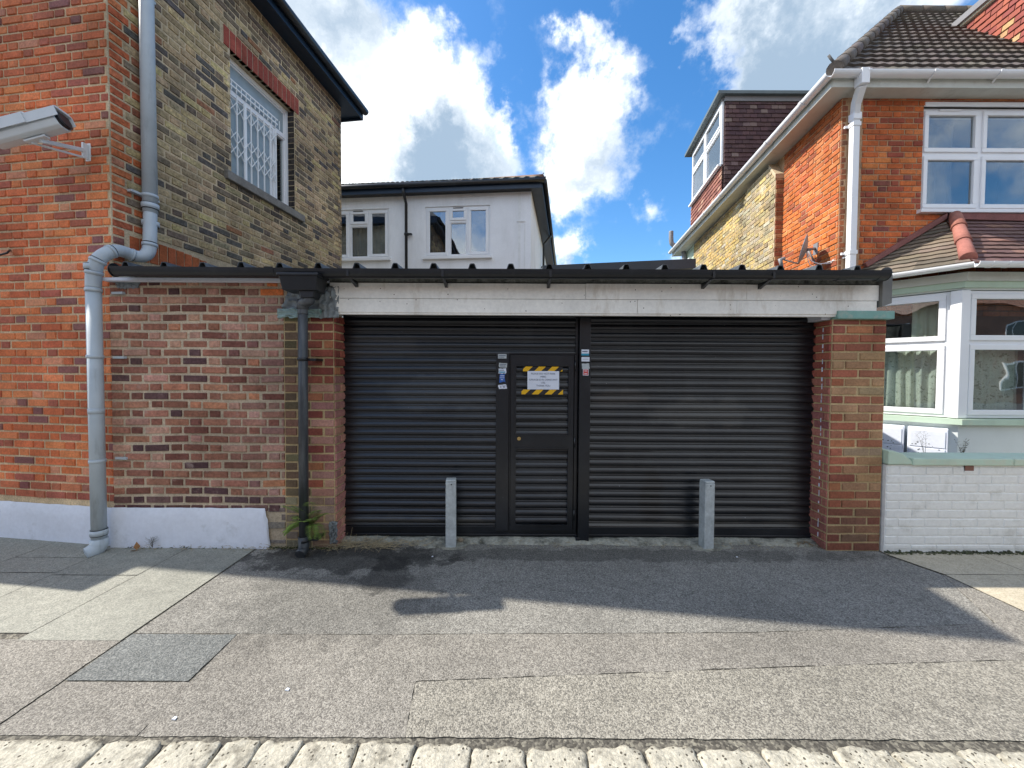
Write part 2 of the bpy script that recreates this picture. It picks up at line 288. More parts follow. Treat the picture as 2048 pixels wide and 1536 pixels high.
COPG = mat('green paint', (.20, .38, .33), rough=.7, var=.15, vscale=8, stain=(.40, .45, .38), sscale=14, smin=.5, smax=.75)
MINT = mat('pale mint paint', (.48, .60, .47), rough=.7, var=.08, vscale=4, stain=(.55, .55, .42), sscale=6, smin=.55, smax=.8)
FELT = mat('bitumen flashing', (.22, .25, .26), rough=.6, var=.3, vscale=12, bump=1, bscale=18, bdist=.01)
CONC = mat('rough concrete', (.30, .30, .25), rough=.95, var=.3, vscale=7, fine=.25, fscale=45, bump=1.2, bscale=22, bdist=.012, stain=(.07, .07, .055), sscale=9, smin=.48, smax=.68)
TILE = mat('brown concrete tile', usecol=True, rough=.9, var=.2, vscale=7, fine=.2, fscale=50, bump=.5, bscale=60, stain=(.14, .12, .10), sscale=10, smin=.55, smax=.8)
TILC = mat('clay tile', usecol=True, rough=.85, var=.15, vscale=7, fine=.15, fscale=50, bump=.4, bscale=60)
NAVY = mat('dark blue fascia', (.012, .028, .055), rough=.4, var=.15, vscale=4)
STONE = mat('stone sill', (.20, .19, .17), rough=.9, var=.2, vscale=9, fine=.15, fscale=50, bump=.6, bscale=60)
DARK = mat('dark interior', (.035, .035, .035), rough=.9, var=.1)
PAPER = mat('paper', (.66, .70, .78), rough=.6, var=.03, vscale=10)
INK = mat('ink', (.10, .12, .17), rough=.7, var=0)
YEL = mat('yellow tape', (.75, .42, .01), rough=.4, var=.05)
TBLK = mat('black tape', (.02, .02, .022), rough=.35, var=.1)
BLU = mat('blue print', (.03, .12, .42), rough=.4, var=.1)
TEAL = mat('teal print', (.03, .28, .42), rough=.4, var=.1)
REDP = mat('red print', (.55, .08, .07), rough=.4, var=.1)
GRYP = mat('grey print', (.42, .46, .47), rough=.5, var=.12, vscale=80)
BRASS = mat('brass', (.75, .55, .22), rough=.3, metal=1, var=.05)
FERN = mat('fern green', (.17, .25, .05), rough=.6, var=.35, vscale=25)
FERNB = mat('dead fern', (.16, .09, .03), rough=.8, var=.3, vscale=25)
STRAW = mat('dry straw', (.34, .28, .17), rough=.9, var=.3, vscale=30)
TWIG = mat('dead stem', (.10, .085, .05), rough=.9, var=.3, vscale=30)
LACE = mat('patterned net curtain', (.78, .78, .66), rough=.9, var=.1, vscale=9, stain=(.38, .40, .32), sscale=26, smin=.56, smax=.6)
CREAM = mat('cream curtain', (.78, .76, .60), rough=.9, var=.08)
GLS = glass_mat('window glass', refl=2.5); GLSd = glass_mat('window glass blue', (.6, .66, .7), 5)
GRILL = mat('white grille', (.88, .9, .9), rough=.4, var=.03)
FROST = mat('obscured glass', (.30, .36, .38), rough=.25, var=.12, vscale=6)
GRAN = mat('pale granite', (.46, .43, .345), rough=.85, var=.12, vscale=8, fine=.25, fscale=70, bump=1, bscale=30, bdist=.012, stain=(.17, .155, .12), sscale=16, smin=.48, smax=.68, dots=(.08, .07, .05), dotscale=70, dott=.35)
LNK = mat('galvanised dish grey', (.22, .22, .23), rough=.5, var=.1)
A_main = agg_mat('brownish tarmac', (.115, .105, .09), (.39, .365, .315), (.22, .205, .175), 190, .5, wet=True)
A_top = agg_mat('worn tarmac', (.11, .105, .092), (.40, .385, .34), (.222, .212, .186), 180, .5, wet=True)
A_pale = agg_mat('pale tarmac', (.12, .112, .095), (.43, .405, .34), (.25, .232, .19), 175, .5)
A_dark = agg_mat('dark patch tarmac', (.08, .088, .085), (.28, .285, .265), (.15, .157, .15), 180, .5)
A_flag = agg_mat('grey paving slab', (.18, .183, .155), (.38, .375, .315), (.265, .262, .22), 190, .45, bump=.25, tint=.08)
A_beige = agg_mat('beige paving slab', (.36, .31, .22), (.52, .46, .35), (.44, .39, .29), 150, .45, bump=.25, tint=.06)
A_joint = agg_mat('grit joint', (.05, .045, .035), (.28, .26, .20), (.11, .10, .08), 90, .5)
A_road = agg_mat('road tarmac', (.06, .06, .06), (.25, .25, .24), (.12, .12, .12), 90, .5)

# ------------------------------------------------------------------ brick geometry
def pick(tab, r=rng):
    t = r.random() * sum(w for w, _ in tab)
    for w, c in tab:
        t -= w
        if t <= 0: return c
    return tab[-1][1]
GAIN = 1.5
def jit(c, a=.12, r=rng):
    k = 1 + r.uniform(-a, a); return (c[0] * k, c[1] * k * (1 + r.uniform(-.05, .05)), c[2] * k * (1 + r.uniform(-.06, .06)))
def bricks(m, F, u0, u1, z0, z1, pal, holes=(), bond='flemish', course=.075, mo=.011, dep=.008, prot=.003, out=0.0, wob=0.0, topf=None, seed=1, L=.225, shift=0.0, tilt=0.0, edge=.003, gain=1.5):
    r = random.Random(seed); n0 = int(math.floor((z0 - 1e-6) / course)); k = n0
    while k * course < z1 - .01:
        zb = max(z0, k * course); zt = min(z1, (k + 1) * course)
        if zt - zb < .025: k += 1; continue
        zc = (zb + zt) / 2
        # spans in this course after holes
        spans = [(u0, u1)]
        if topf: spans = [(max(u0, a), min(u1, b)) for a, b in topf(zc)]
        for ha, hb, hz0, hz1 in holes:
            if hz0 < zc < hz1:
                ns = []
                for a, b in spans:
                    if hb <= a or ha >= b: ns.append((a, b)); continue
                    if ha > a: ns.append((a, ha))
                    if hb < b: ns.append((hb, b))
                spans = ns
        u = u0 - L + shift + ((k % 2) * (L * .75 if bond == 'flemish' else L * .5)); i = 0
        cell = []
        while u < u1:
            w = L if (bond != 'flemish' or i % 2 == 0) else L / 2
            cell.append((u, u + w)); u += w; i += 1
        for a, b in cell:
            jl = r.uniform(-.004, .004)
            for s0, s1 in spans:
                x0 = max(a + jl, s0); x1 = min(b + jl, s1)
                if x1 - x0 < .03: continue
                c = pal((x0 + x1) / 2, zc, r)
                if c is None: continue
                if wob: dz0 = wob * (mnoise.noise(Vector((x0 * 1.6, k * .35, seed))) + .4 * mnoise.noise(Vector((x0 * 5, k * 1.1, seed)))); dz1 = wob * (mnoise.noise(Vector((x1 * 1.6, k * .35, seed))) + .4 * mnoise.noise(Vector((x1 * 5, k * 1.1, seed))))
                else: dz0 = dz1 = 0
                g = mo / 2; X0 = x0 + g + r.uniform(-.0015, .0015); X1 = x1 - g + r.uniform(-.0015, .0015); Z0 = zb + g + r.uniform(-.001, .001); Z1 = zt - g + r.uniform(-.001, .001)
                o = out + dep + r.uniform(-prot, prot); e = edge + r.uniform(0, .002)
                bt = o + tilt; tp = o
                B = [F.P(X0, Z0 + dz0, out - .002), F.P(X1, Z0 + dz1, out - .002), F.P(X1, Z1 + dz1, out - .002), F.P(X0, Z1 + dz0, out - .002)]
                jj = lambda: r.uniform(-.001, .001)
                T = [F.P(X0 + e + jj(), Z0 + e + dz0 + jj(), bt), F.P(X1 - e + jj(), Z0 + e + dz1 + jj(), bt), F.P(X1 - e + jj(), Z1 - e + dz1 + jj(), tp), F.P(X0 + e + jj(), Z1 - e + dz0 + jj(), tp)]
                m.raw(B + T, [(4, 5, 6, 7), (0, 1, 5, 4), (1, 2, 6, 5), (2, 3, 7, 6), (3, 0, 4, 7)], jit(tuple(v * gain for v in c), .1, r), 0)
        k += 1
def backing(m, F, u0, u1, z0, z1, holes=(), th=.2, mi=1, out=0.0):
    us = sorted({u0, u1} | {h[0] for h in holes} | {h[1] for h in holes}); us = [u for u in us if u0 <= u <= u1]
    for a, b in zip(us, us[1:]):
        zz = [z0]
        for h in sorted(holes, key=lambda h: h[2]):
            if h[0] <= a + 1e-6 and h[1] >= b - 1e-6: zz += [max(h[2], z0), min(h[3], z1)]
        zz.append(z1)
        for i in range(0, len(zz), 2):
            if zz[i + 1] - zz[i] > 1e-4: m.fb(F, a, b, zz[i], zz[i + 1], out - th, out, mi=mi)

RED = [(5, (.42, .115, .045)), (4, (.36, .095, .042)), (3, (.46, .15, .06)), (1.6, (.27, .08, .05)), (.8, (.18, .075, .065)), (1, (.40, .17, .10))]
INF = [(4, (.19, .082, .055)), (2.5, (.135, .056, .042)), (3, (.25, .115, .075)), (2.4, (.30, .165, .12)), (1, (.075, .04, .04)), (.4, (.34, .15, .085))]
STK = [(4, (.31, .235, .14)), (3, (.23, .175, .108)), (2.6, (.135, .108, .08)), (1.6, (.085, .078, .07)), (1.2, (.36, .29, .15)), (.12, (.24, .12, .07))]
LST = [(4, (.46, .36, .18)), (3, (.52, .40, .17)), (2, (.38, .31, .19)), (1, (.50, .46, .34)), (1, (.28, .22, .14))]
PIL = [(4, (.24, .07, .045)), (3, (.18, .05, .038)), (2, (.30, .12, .06)), (1, (.33, .21, .12))]
RHO = [(5, (.45, .115, .035)), (4, (.38, .095, .035)), (2.2, (.28, .07, .04)), (1, (.18, .06, .045)), (2, (.50, .16, .05))]
def mixc(a, b, t): return tuple(x * (1 - t) + y * t for x, y in zip(a, b))

# ------------------------------------------------------------------ windows
def window(F, u0, u1, z0, z1, parent, cells, out=-.06, fr=.05, sash=.045, glass=GLS, room=True, rm=.1, curtain=None, sill=None, material=UPVC, depth=.5):
    """cells: (u-fraction0, u-fraction1, z-fraction0, z-fraction1, has sash)"""
    W_ = u1 - u0; H = z1 - z0; m = M()
    for a, b, c, d in ((u0, u1, z0, z0 + fr), (u0, u1, z1 - fr, z1), (u0, u0 + fr, z0 + fr, z1 - fr), (u1 - fr, u1, z0 + fr, z1 - fr)): m.fb(F, a, b, c, d, out - .06, out)
    f = obj('window', m, material, parent, bevel=.004)
    i0, i1, j0, j1 = u0 + fr, u1 - fr, z0 + fr, z1 - fr; mb = .025
    sm_ = M(); edges_u = set(); 
    for a, b, c, d, s in cells:
        x0 = i0 + (i1 - i0) * a + (mb if a > 0 else 0); x1 = i0 + (i1 - i0) * b - (mb if b < 1 else 0); y0 = j0 + (j1 - j0) * c + (mb if c > 0 else 0); y1 = j0 + (j1 - j0) * d - (mb if d < 1 else 0)
        if b < 1: sm_.fb(F, x1, x1 + 2 * mb, y0 - (mb if c > 0 else 0), y1 + (mb if d < 1 else 0), out - .055, out - .004)
        if d < 1: sm_.fb(F, x0, x1, y1, y1 + 2 * mb, out - .055, out - .006)
        w = sash if s else .018; oo = out + .014 if s else out - .016
        s_ = M()
        for p, q, t, v in ((x0, x1, y0, y0 + w), (x0, x1, y1 - w, y1), (x0, x0 + w, y0 + w, y1 - w), (x1 - w, x1, y0 + w, y1 - w)): s_.fb(F, p, q, t, v, oo - .045, oo)
        so = obj('sash', s_, material, f, bevel=.005)
        p_ = M(); p_.fb(F, x0 + w - .004, x1 - w + .004, y0 + w - .004, y1 - w + .004, oo - .032, oo - .028); obj('pane', p_, glass, f)
    if sm_.f: obj('mullion', sm_, material, f)
    if room:
        r = M(); a, b, c, d, e, g = u0 - rm, u1 + rm, z0 - rm, z1 + rm, out - .12 - depth, out - .1
        P = F.P
        for q in (((a, c, e), (b, c, e), (b, d, e), (a, d, e)), ((a, c, e), (a, c, g), (a, d, g), (a, d, e)), ((b, c, e), (b, c, g), (b, d, g), (b, d, e)), ((a, c, e), (b, c, e), (b, c, g), (a, c, g)), ((a, d, e), (b, d, e), (b, d, g), (a, d, g))):
            r.q([P(*k) for k in q])
        obj('room_lining', r, DARK, f)
    if sill:
        s_ = M(); s_.fb(F, u0 - sill[0], u1 + sill[0], z0 - sill[1], z0 - .001, out, sill[2]); obj('window_sill', s_, sill[3], f, bevel=.006)
    return f
def curtain(F, u0, u1, z0, z1, out, material, label, folds=9, amp=.03, taper=0.0):
    m = M(); n = folds * 8; cols = []
    rows = 7
    for j in range(rows + 1):
        t = j / rows; row = []
        for i in range(n + 1):
            s = i / n; sh = taper * sin(pi * t) * s
            row.append(F.P(u0 + (u1 - u0) * s * (1 - taper * (1 - t)) + sh * .02, z0 + (z1 - z0) * t, out + amp * (sin(s * folds * 2 * pi + .6 * sin(t * 3 + s * 9)) + .35 * sin(s * folds * 4.7 * pi + 1)) * (1.1 - .4 * t)))
        cols.append(row)
    vs = [p for row in cols for p in row]; w = n + 1
    m.raw(vs, [(j * w + i, j * w + i + 1, (j + 1) * w + i + 1, (j + 1) * w + i) for j in range(rows) for i in range(n)], sm=True)
    o = obj('curtain', m, material, None, label, 'curtain'); md = o.modifiers.new('thickness', 'SOLIDIFY'); md.thickness = .003
    return o
def roof_rows(m, P0, U, V, N_, umin, umax, vlen, gauge, pal, seed=1, wave=.012, pitch=.15, step=.02, thick=.022):
    """rows of tiles on a slope. P0 origin at the eaves, U along, V up the slope, N_ normal; umin/umax are functions of v"""
    r = random.Random(seed); k = 0; v = 0
    while v < vlen:
        v1 = min(v + gauge, vlen); a0, b0 = umin(v), umax(v); a1, b1 = umin(v1), umax(v1)
        if b0 - a0 > .05:
            n = max(2, int((b0 - a0) / (pitch / 6)))
            tl = None; c = None; front = []; vs = []
            for i in range(n + 1):
                s = i / n; ua = a0 + (b0 - a0) * s; ub = a1 + (max(b1, a1 + .01) - a1) * s
                h = wave * (0.5 + .5 * cos(ua / pitch * 2 * pi)) ** 1.2; h2 = wave * (0.5 + .5 * cos(ub / pitch * 2 * pi)) ** 1.2
                jz = .003 * mnoise.noise(Vector((ua * 4, k * 3.1, seed)))
                vs += [P0 + U * ua + V * (v - .012 + jz) + N_ * (h + step + jz - thick), P0 + U * ua + V * (v - .012 + jz) + N_ * (h + step + jz), P0 + U * ub + V * v1 + N_ * (h2 + .002)]
            b = len(m.v); m.v += [tuple(p) for p in vs]; tile = None
            for i in range(n):
                ti = int((a0 + (b0 - a0) * (i + .5) / n) / (pitch * 2))
                if ti != tile: tile = ti; c = jit(pick(pal, r), .15, r)
                q = b + i * 3
                m.f.append((q + 1, q + 4, q + 5, q + 2)); m.c.append(c); m.mi.append(0); m.sm.append(False)
                m.f.append((q, q + 3, q + 4, q + 1)); m.c.append(c); m.mi.append(0); m.sm.append(False)
        v += gauge; k += 1

# ------------------------------------------------------------------ ground
m = M(); m.q([(-60, -40, -.006), (60, -40, -.006), (60, 80, -.006), (-60, 80, -.006)]); 
# leave the road lower than the pavement behind the kerb
m = M(); m.q([(-60, 1.30, -.002), (60, 1.30, -.002), (60, 90, -.002), (-60, 90, -.002)]); obj('ground', m, A_joint, kind='structure')
m = M(); m.q([(-60, -40, -.11), (60, -40, -.11), (60, 1.3, -.11), (-60, 1.3, -.11)]); m.q([(-60, 1.3, -.11), (60, 1.3, -.11), (60, 1.3, -.003), (-60, 1.3, -.003)]); obj('road', m, A_road, kind='structure')
ZS = {}
def patch(m, pts, z=0.0, gap=.002, wob=.004, seed=1, n=24):
    """flat sheet with slightly ragged edges, inset by the joint"""
    c = Vector((sum(p[0] for p in pts) / len(pts), sum(p[1] for p in pts) / len(pts))); P = []
    k = len(pts)
    for i in range(k):
        a = Vector(pts[i][:2]); b = Vector(pts[(i + 1) % k][:2]); L_ = (b - a).length; st = max(1, int(L_ / .02)) if wob else 1
        st = min(st, 300); nn = Vector(((b - a).y, -(b - a).x)).normalized()
        for j in range(st):
            p = a + (b - a) * j / st
            p2 = p + (c - p).normalized() * gap
            if j > 0: p2 = a + (b - a) * j / st + nn * wob * (mnoise.noise(Vector((p.x * 9, p.y * 9, seed))) + .7 * mnoise.noise(Vector((p.x * 47, p.y * 47, seed))))
            P.append((p2.x, p2.y, z))
    m.q(P)
def rect(m, x0, x1, y0, y1, gap=.0015, **k): patch(m, [(x0 + gap, y0 + gap), (x1 - gap, y0 + gap), (x1 - gap, y1 - gap), (x0 + gap, y1 - gap)], gap=0, **k)
fl = M(); K = 1.565
cols = [(-2.20, -2.79), (-2.79, -3.43), (-3.43, -4.05), (-4.05, -4.68), (-4.68, -5.3)]
for i, (xb, xa) in enumerate(cols):
    js = [2.15, 2.80 if i % 2 else 4.3, 4.3] if i else [2.13, 4.3]
    if i == 1: js = [2.19, 2.83, 4.3]
    if i == 2: js = [2.17, 2.86, 3.1, 4.3]
    for a, b in zip(js, js[1:]):
        if b - a > .01: rect(fl, xa, xb, a, b, gap=.003, wob=.0015, z=rng.uniform(.003, .005))
rect(fl, -9, -5.3, 2.15, 4.3, wob=0, z=.004)
obj('pavement_slabs', fl, A_flag, kind='structure')
p1 = M(); patch(p1, [(-2.19, 4.3), (-2.19, 2.20), (-.9, 2.20), (1.4, 2.235), (2.5, 2.30), (2.98, 2.33), (3.30, 2.90), (3.18, 3.2), (3.18, 4.3)], wob=.005); obj('tarmac_crossover', p1, A_top, kind='structure')
p2 = M(); patch(p2, z=.0015, pts=[(-1.584, 2.193), (-1.556, K), (-.44, K), (-.47, 1.86), (.5, 1.915), (1.4, 1.965), (2.6, 2.02), (4.6, 2.06), (4.6, 2.13), (4.0, 2.28), (3.312, 2.415), (3.312, 2.90), (3.30, 2.90), (2.985, 2.331), (2.5, 2.292), (1.4, 2.227), (-.9, 2.193)], wob=.006, seed=1); obj('tarmac_strip', p2, A_main, kind='structure')
p3 = M(); patch(p3, z=.003, pts=[(-.438, K), (9, K), (9, 2.1), (4.6, 2.055), (2.6, 2.014), (1.4, 1.959), (.5, 1.909), (-.466, 1.854)], wob=.007); obj('pale_tarmac', p3, A_pale, kind='structure')
p4 = M(); rect(p4, -2.19, -1.585, 1.85, 2.19, wob=.004, z=.003); obj('dark_tarmac_patch', p4, A_dark, kind='structure')
p5 = M(); rect(p5, -2.19, -1.56, K, 1.847, wob=.004, z=.0008); rect(p5, -9, -2.20, K, 2.14, wob=.005, z=.0022); obj('rough_tarmac', p5, A_main, kind='structure')
p6 = M()
patch(p6, [(3.32, 2.42), (4.0, 2.29), (4.0, 2.9), (3.32, 2.9)], wob=.002, z=.004); patch(p6, [(3.32, 2.906), (4.0, 2.906), (4.0, 3.6), (3.2, 3.6), (3.2, 3.22)], wob=.002, z=.004)
patch(p6, [(4.006, 2.29), (4.006, 2.14), (9, 2.14), (9, 3.6), (4.006, 3.6)], wob=.002, z=.004); obj('beige_slabs', p6, A_beige, kind='structure')
# kerb setts: one object each
r = random.Random(5); i = 0
ORD = ['first', 'second', 'third', 'fourth', 'fifth', 'sixth', 'seventh', 'eighth', 'ninth', 'tenth', 'eleventh', 'twelfth', 'thirteenth', 'fourteenth', 'fifteenth', 'sixteenth', 'seventeenth', 'eighteenth', 'nineteenth', 'twentieth']
js = [(p - 1024) / 769 * 1.53 for p in (-90, 200, 320, 440, 517, 597, 718, 830, 945, 1054, 1178, 1296, 1398, 1528, 1668, 1790, 1925, 1998, 2150)]
ws = [b - a for a, b in zip(js, js[1:])]; x = js[0]
while i < len(ws):
    w = ws[i]; g = .002 + r.uniform(0, .004); mm = M(); nx, ny = 16, 12; far = K - .016 - r.uniform(0, .016) - max(0, min(.028, (x + 1.2) * .02)); near = 1.32
    sk1 = r.uniform(-.02, .02); sk2 = r.uniform(-.02, .02); vs = []
    for jy in range(ny + 1):
        for jx in range(nx + 1):
            u = .5 - .5 * cos(pi * jx / nx); v = .5 - .5 * cos(pi * jy / ny); sx = 2 * u - 1; sy = 2 * v - 1
            X = x + g / 2 + (w - g) * u + (sk1 if u < .5 else sk2) * (v - .5); Y = near + (far - near) * v
            rad = (abs(sx) ** 14 + abs(sy) ** 16); q = 1 - .05 * (sx * sy) ** 2
            X = x + w / 2 + (X - x - w / 2) * (1 - .05 * abs(sy) ** 8); Y = (near + far) / 2 + (Y - (near + far) / 2) * (1 - .07 * abs(sx) ** 8)
            n_ = .007 * mnoise.noise(Vector((X * 14, Y * 14, i * 3.3))) + .007 * mnoise.noise(Vector((X * 38, Y * 38, i)))
            X += 1.0 * n_ * abs(sx) ** 3; Y += 1.6 * n_ * abs(sy) ** 3
            vs.append((X, Y, .016 + n_ - .010 * min(1, rad) ** 1.5 - (.04 if jx in (0, nx) or jy in (0, ny) else 0)))
    W1 = nx + 1; mm.raw(vs, [(a * W1 + b, a * W1 + b + 1, (a + 1) * W1 + b + 1, (a + 1) * W1 + b) for a in range(ny) for b in range(nx)], sm=True)
    mm.box(x + g, x + w - g, near + .02, far - .02, -.1, -.03)
    tone = ['pale grey', 'cream', 'whitish', 'speckled grey'][i % 4]
    obj('kerb_sett', mm, GRAN, None, 'granite kerb sett, %s from the left along the bottom edge of the photo' % ORD[i], 'kerb stone', 'row of granite kerb setts')
    x += w; i += 1

# ------------------------------------------------------------------ red brick building, left
RF = Fr(-3.45, 3.34, 1, -.138); RS = Fr(-3.45, 3.34, .143, 1)
SOF = 6.08; SLEN = 3.42
B = empty('red_brick_building', (-3.45, 3.34, 0), 'tall red brick building on the left with yellow brick side and dark blue eaves', 'building')
def pal_red(u, z, r):
    c = pick(RED, r)
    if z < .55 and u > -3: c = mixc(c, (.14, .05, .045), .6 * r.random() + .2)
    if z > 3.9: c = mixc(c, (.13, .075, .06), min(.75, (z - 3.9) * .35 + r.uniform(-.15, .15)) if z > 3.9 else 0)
    return c
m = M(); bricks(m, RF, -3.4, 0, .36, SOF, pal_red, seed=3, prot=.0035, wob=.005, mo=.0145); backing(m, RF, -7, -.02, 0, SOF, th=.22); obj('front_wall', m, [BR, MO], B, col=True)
WU0, WU1, WZ0, WZ1 = 1.21, 2.27, 3.83, 5.25
AU0, AU1 = .10, 1.22
def pal_side(u, z, r):
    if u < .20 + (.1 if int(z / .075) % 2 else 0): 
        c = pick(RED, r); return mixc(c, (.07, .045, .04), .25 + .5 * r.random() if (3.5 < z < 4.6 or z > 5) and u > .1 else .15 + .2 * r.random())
    c = pick(STK, r)
    if WU0 - .15 < u < WU1 + .15 and WZ0 - .3 < z < WZ0: c = mixc(c, (.06, .055, .05), .7)
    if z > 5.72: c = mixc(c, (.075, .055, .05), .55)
    if z < 4.2 and r.random() < .25: c = mixc(c, (.33, .27, .15), .5)
    return c
holes = [(WU0, WU1, WZ0, WZ1), (WU0 - .12, WU1 + .10, WZ1 - .005, WZ1 + .225), (AU0 + .02, AU1, 1.2, 2.66)]
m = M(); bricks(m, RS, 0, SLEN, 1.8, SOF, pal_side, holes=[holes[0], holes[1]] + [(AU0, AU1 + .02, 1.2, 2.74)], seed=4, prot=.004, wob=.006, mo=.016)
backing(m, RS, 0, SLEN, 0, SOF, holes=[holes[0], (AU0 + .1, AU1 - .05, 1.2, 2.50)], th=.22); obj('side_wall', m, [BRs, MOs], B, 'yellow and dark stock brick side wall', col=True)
m = M(); backing(m, Fr(*RS.P(SLEN, 0)[:2], *(-RS.n)[:2]), .0, 7, 0, SOF, th=.2, mi=0); backing(m, Fr(*RF.P(-7, 0)[:2], *(-RS.u)[:2]), -3.3, 0, 0, SOF, th=.2, mi=0); obj('rear_wall', m, MOs, B)
# soldier course over the window, reveals, ground floor segmental arch
m = M(); n = 15; w = (WU1 - WU0 + .18) / n
for i in range(n):
    c = jit((.34, .085, .06), .15); a = WU0 - .09 + i * w
    m.fb(RS, a + .007, a + w - .007, WZ1 + .0, WZ1 + .213, -.05, .009 + rng.uniform(-.001, .002), c)
m.fb(RS, WU0 - .088, WU1 + .088, WZ1 + .004, WZ1 + .208, -.05, .004, (.5, .38, .28)); obj('window_head', m, BR, B, 'red brick soldier course over the window', col=True)
m = M(); n = 13
for i in range(n):
    s = (i + .5) / n; u = AU0 + .03 + (AU1 - AU0 - .04) * s; zb = 2.50 + .10 * sin(pi * (s * .62 + .34)) - .055; h = .20; c = jit((.45, .13, .05), .12)
    m.fb(RS, u - .035, u + .035, zb, zb + h, -.05, .010, c)
obj('arch_head', m, BR, B, 'orange brick segmental arch just above the garage roof', col=True)
m = M(); m.fb(RS, AU0 + .1, AU1 + .05, 1.3, 2.50, -.10, -.02); obj('boarded_opening', m, mat('grey green board', (.33, .38, .38), var=.06), B, 'grey green board under the arch')
r_ = random.Random(8); k = 0; m = M()
while WZ0 + .075 * k < WZ1 - .02: c = jit((.07, .062, .058), .3, r_); m.fb(RS, WU1 - .004 + r_.uniform(-.002, .001), WU1 + .05, WZ0 + .075 * k + .006, min(WZ1, WZ0 + .075 * (k + 1)) - .006, -.10, -.006, c); k += 1
obj('reveal', m, BRs, B, 'dark brick window reveals', col=True)  # reveal bricks coloured darker than the wall face
wn = window(RS, WU0, WU1, WZ0, WZ1, B, [(0, 1, .74, 1, False), (0, .78, 0, .74, False), (.78, 1, 0, .74, False)], out=-.10, fr=.05, glass=GLS, depth=.3)
m = M(); m.fb(RS, WU0 - .10, WU1 + .14, WZ0 - .10, WZ0 + .0, -.10, .055); obj('stone_sill', m, STONE, wn, bevel=.008)
# obscured lower pane + folding security grille just behind the glass
m = M(); m.fb(RS, WU0 + .06, WU0 + .83, WZ0 + .06, WZ0 + 1.0, -.130, -.122); m.fb(RS, WU0 + .06, WU1 - .06, WZ0 + 1.07, WZ1 - .06, -.136, -.128); obj('blind', m, FROST, wn)
m = M(); zb, zt = WZ0 + .06, WZ0 + 1.01; o = -.085; n = 8; us = [WU0 + .07 + .105 * i for i in range(n)]
for i, u in enumerate(us):
    m.fb(RS, u - .006, u + .006, zb, zt, o - .006, o + .006)
    if i in (2,): m.fb(RS, u + .012, u + .036, zb, zt, o - .008, o + .004)
for i in range(n - 1):
    for zc in (zb + .30, zb + .47 - .0, zt - .14):
        for sgn in (1, -1):
            a = RS.P(us[i], zc - sgn * .075, o + .004 * sgn); b = RS.P(us[i + 1], zc + sgn * .075, o + .004 * sgn); m.beam(a, b, .006, .012, up=RS.n)
obj('security_grille', m, GRILL, wn, 'white folding lattice grille')
m = M()
for zc in (WZ0 + 1.16, WZ0 + 1.10): m.fb(RS, WU0 + .06, WU1 - .22, zc - .008, zc + .008, o - .006, o + .006)
for i in range(12): m.fb(RS, WU0 + .1 + .07 * i, WU0 + .108 + .07 * i, WZ0 + 1.05, WZ0 + 1.17, o - .004, o + .004)
obj('grille_rail', m, GRILL, wn)
# eaves: soffit, fascia + gutter, low roof
OVF, OVS = .18, .23
def rb(u, v): return RF.P(u, 0) * 1 + (RS.u * v)        # u along front (left negative), v along side
def ring(z, du, dv0, dv1): 
    return [rb(-7.3, -dv0) + Vector((0, 0, z)), rb(du, -dv0) + Vector((0, 0, z)), rb(du, SLEN + dv1) + Vector((0, 0, z)), rb(-7.3, SLEN + dv1) + Vector((0, 0, z))]
m = M(); a = ring(SOF, OVS, OVF, .3); m.prism(a, (0, 0, .03)); obj('soffit', m, NAVY, B)
m = M()
for a, b in ((ring(SOF - .02, OVS, OVF, .3)[0], ring(SOF - .02, OVS, OVF, .3)[1]), (ring(SOF - .02, OVS, OVF, .3)[1], ring(SOF - .02, OVS, OVF, .3)[2]), (ring(SOF - .02, OVS, OVF, .3)[2], ring(SOF - .02, OVS, OVF, .3)[3])):
    m.beam(a + Vector((0, 0, .08)), b + Vector((0, 0, .08)), .025, .2)
obj('fascia', m, NAVY, B)
m = M(); g = ring(SOF + .09, OVS + .06, OVF + .0, .3); m.tube([g[1] + RS.u * -.02, g[2]], .058, 12); obj('gutter', m, BLP, B)
m = M(); e = ring(SOF + .16, OVS + .03, OVF + .02, .32); hgt = .55; rz = SOF + 2.0; r0 = rb(-2.2, SLEN / 2) + Vector((0, 0, rz)); r1 = rb(-5, SLEN / 2) + Vector((0, 0, rz))
m.q([e[0], e[1], r0, r1]); m.q([e[1], e[2], r0]); m.q([e[2], e[3], r1, r0]); m.q([e[3], e[0], r1]); obj('roof', m, mat('slate', (.06, .065, .07), var=.2), B)
# white plinth
m = M(); pts = []
def plinth(F, u0, u1, top, out=.02, seed=1, step=.04):
    m = M(); n = int((u1 - u0) / step); rows = 6
    vs = []
    for j in range(rows + 1):
        for i in range(n + 1):
            u = u0 + (u1 - u0) * i / n; t = j / rows; z = t * (top(u) if callable(top) else top) + (.006 * mnoise.noise(Vector((u * 9, seed, 1))) if j == rows else 0)
            o = out + .006 * mnoise.noise(Vector((u * 3, z * 6, seed))) + .003 * mnoise.noise(Vector((u * 14, z * 14, seed))) + .012 * (1 - t) - (.014 if j == rows else 0)
            vs.append(F.P(u, z, o))
    w = n + 1; m.raw(vs, [(j * w + i, j * w + i + 1, (j + 1) * w + i + 1, (j + 1) * w + i) for j in range(rows) for i in range(n)], sm=True); return m
obj('plinth', plinth(RF, -4, -.0, .33, seed=3), WPL, B, 'white painted plinth at the foot of the red wall')
# unseen overhang added out of frame to cast the stepped pavement shadow
m = M(); m.fb(RF, -6.6, -2.38, 2.75, 3.0, 0, .60); obj('unseen_overhang', m, NAVY, B)
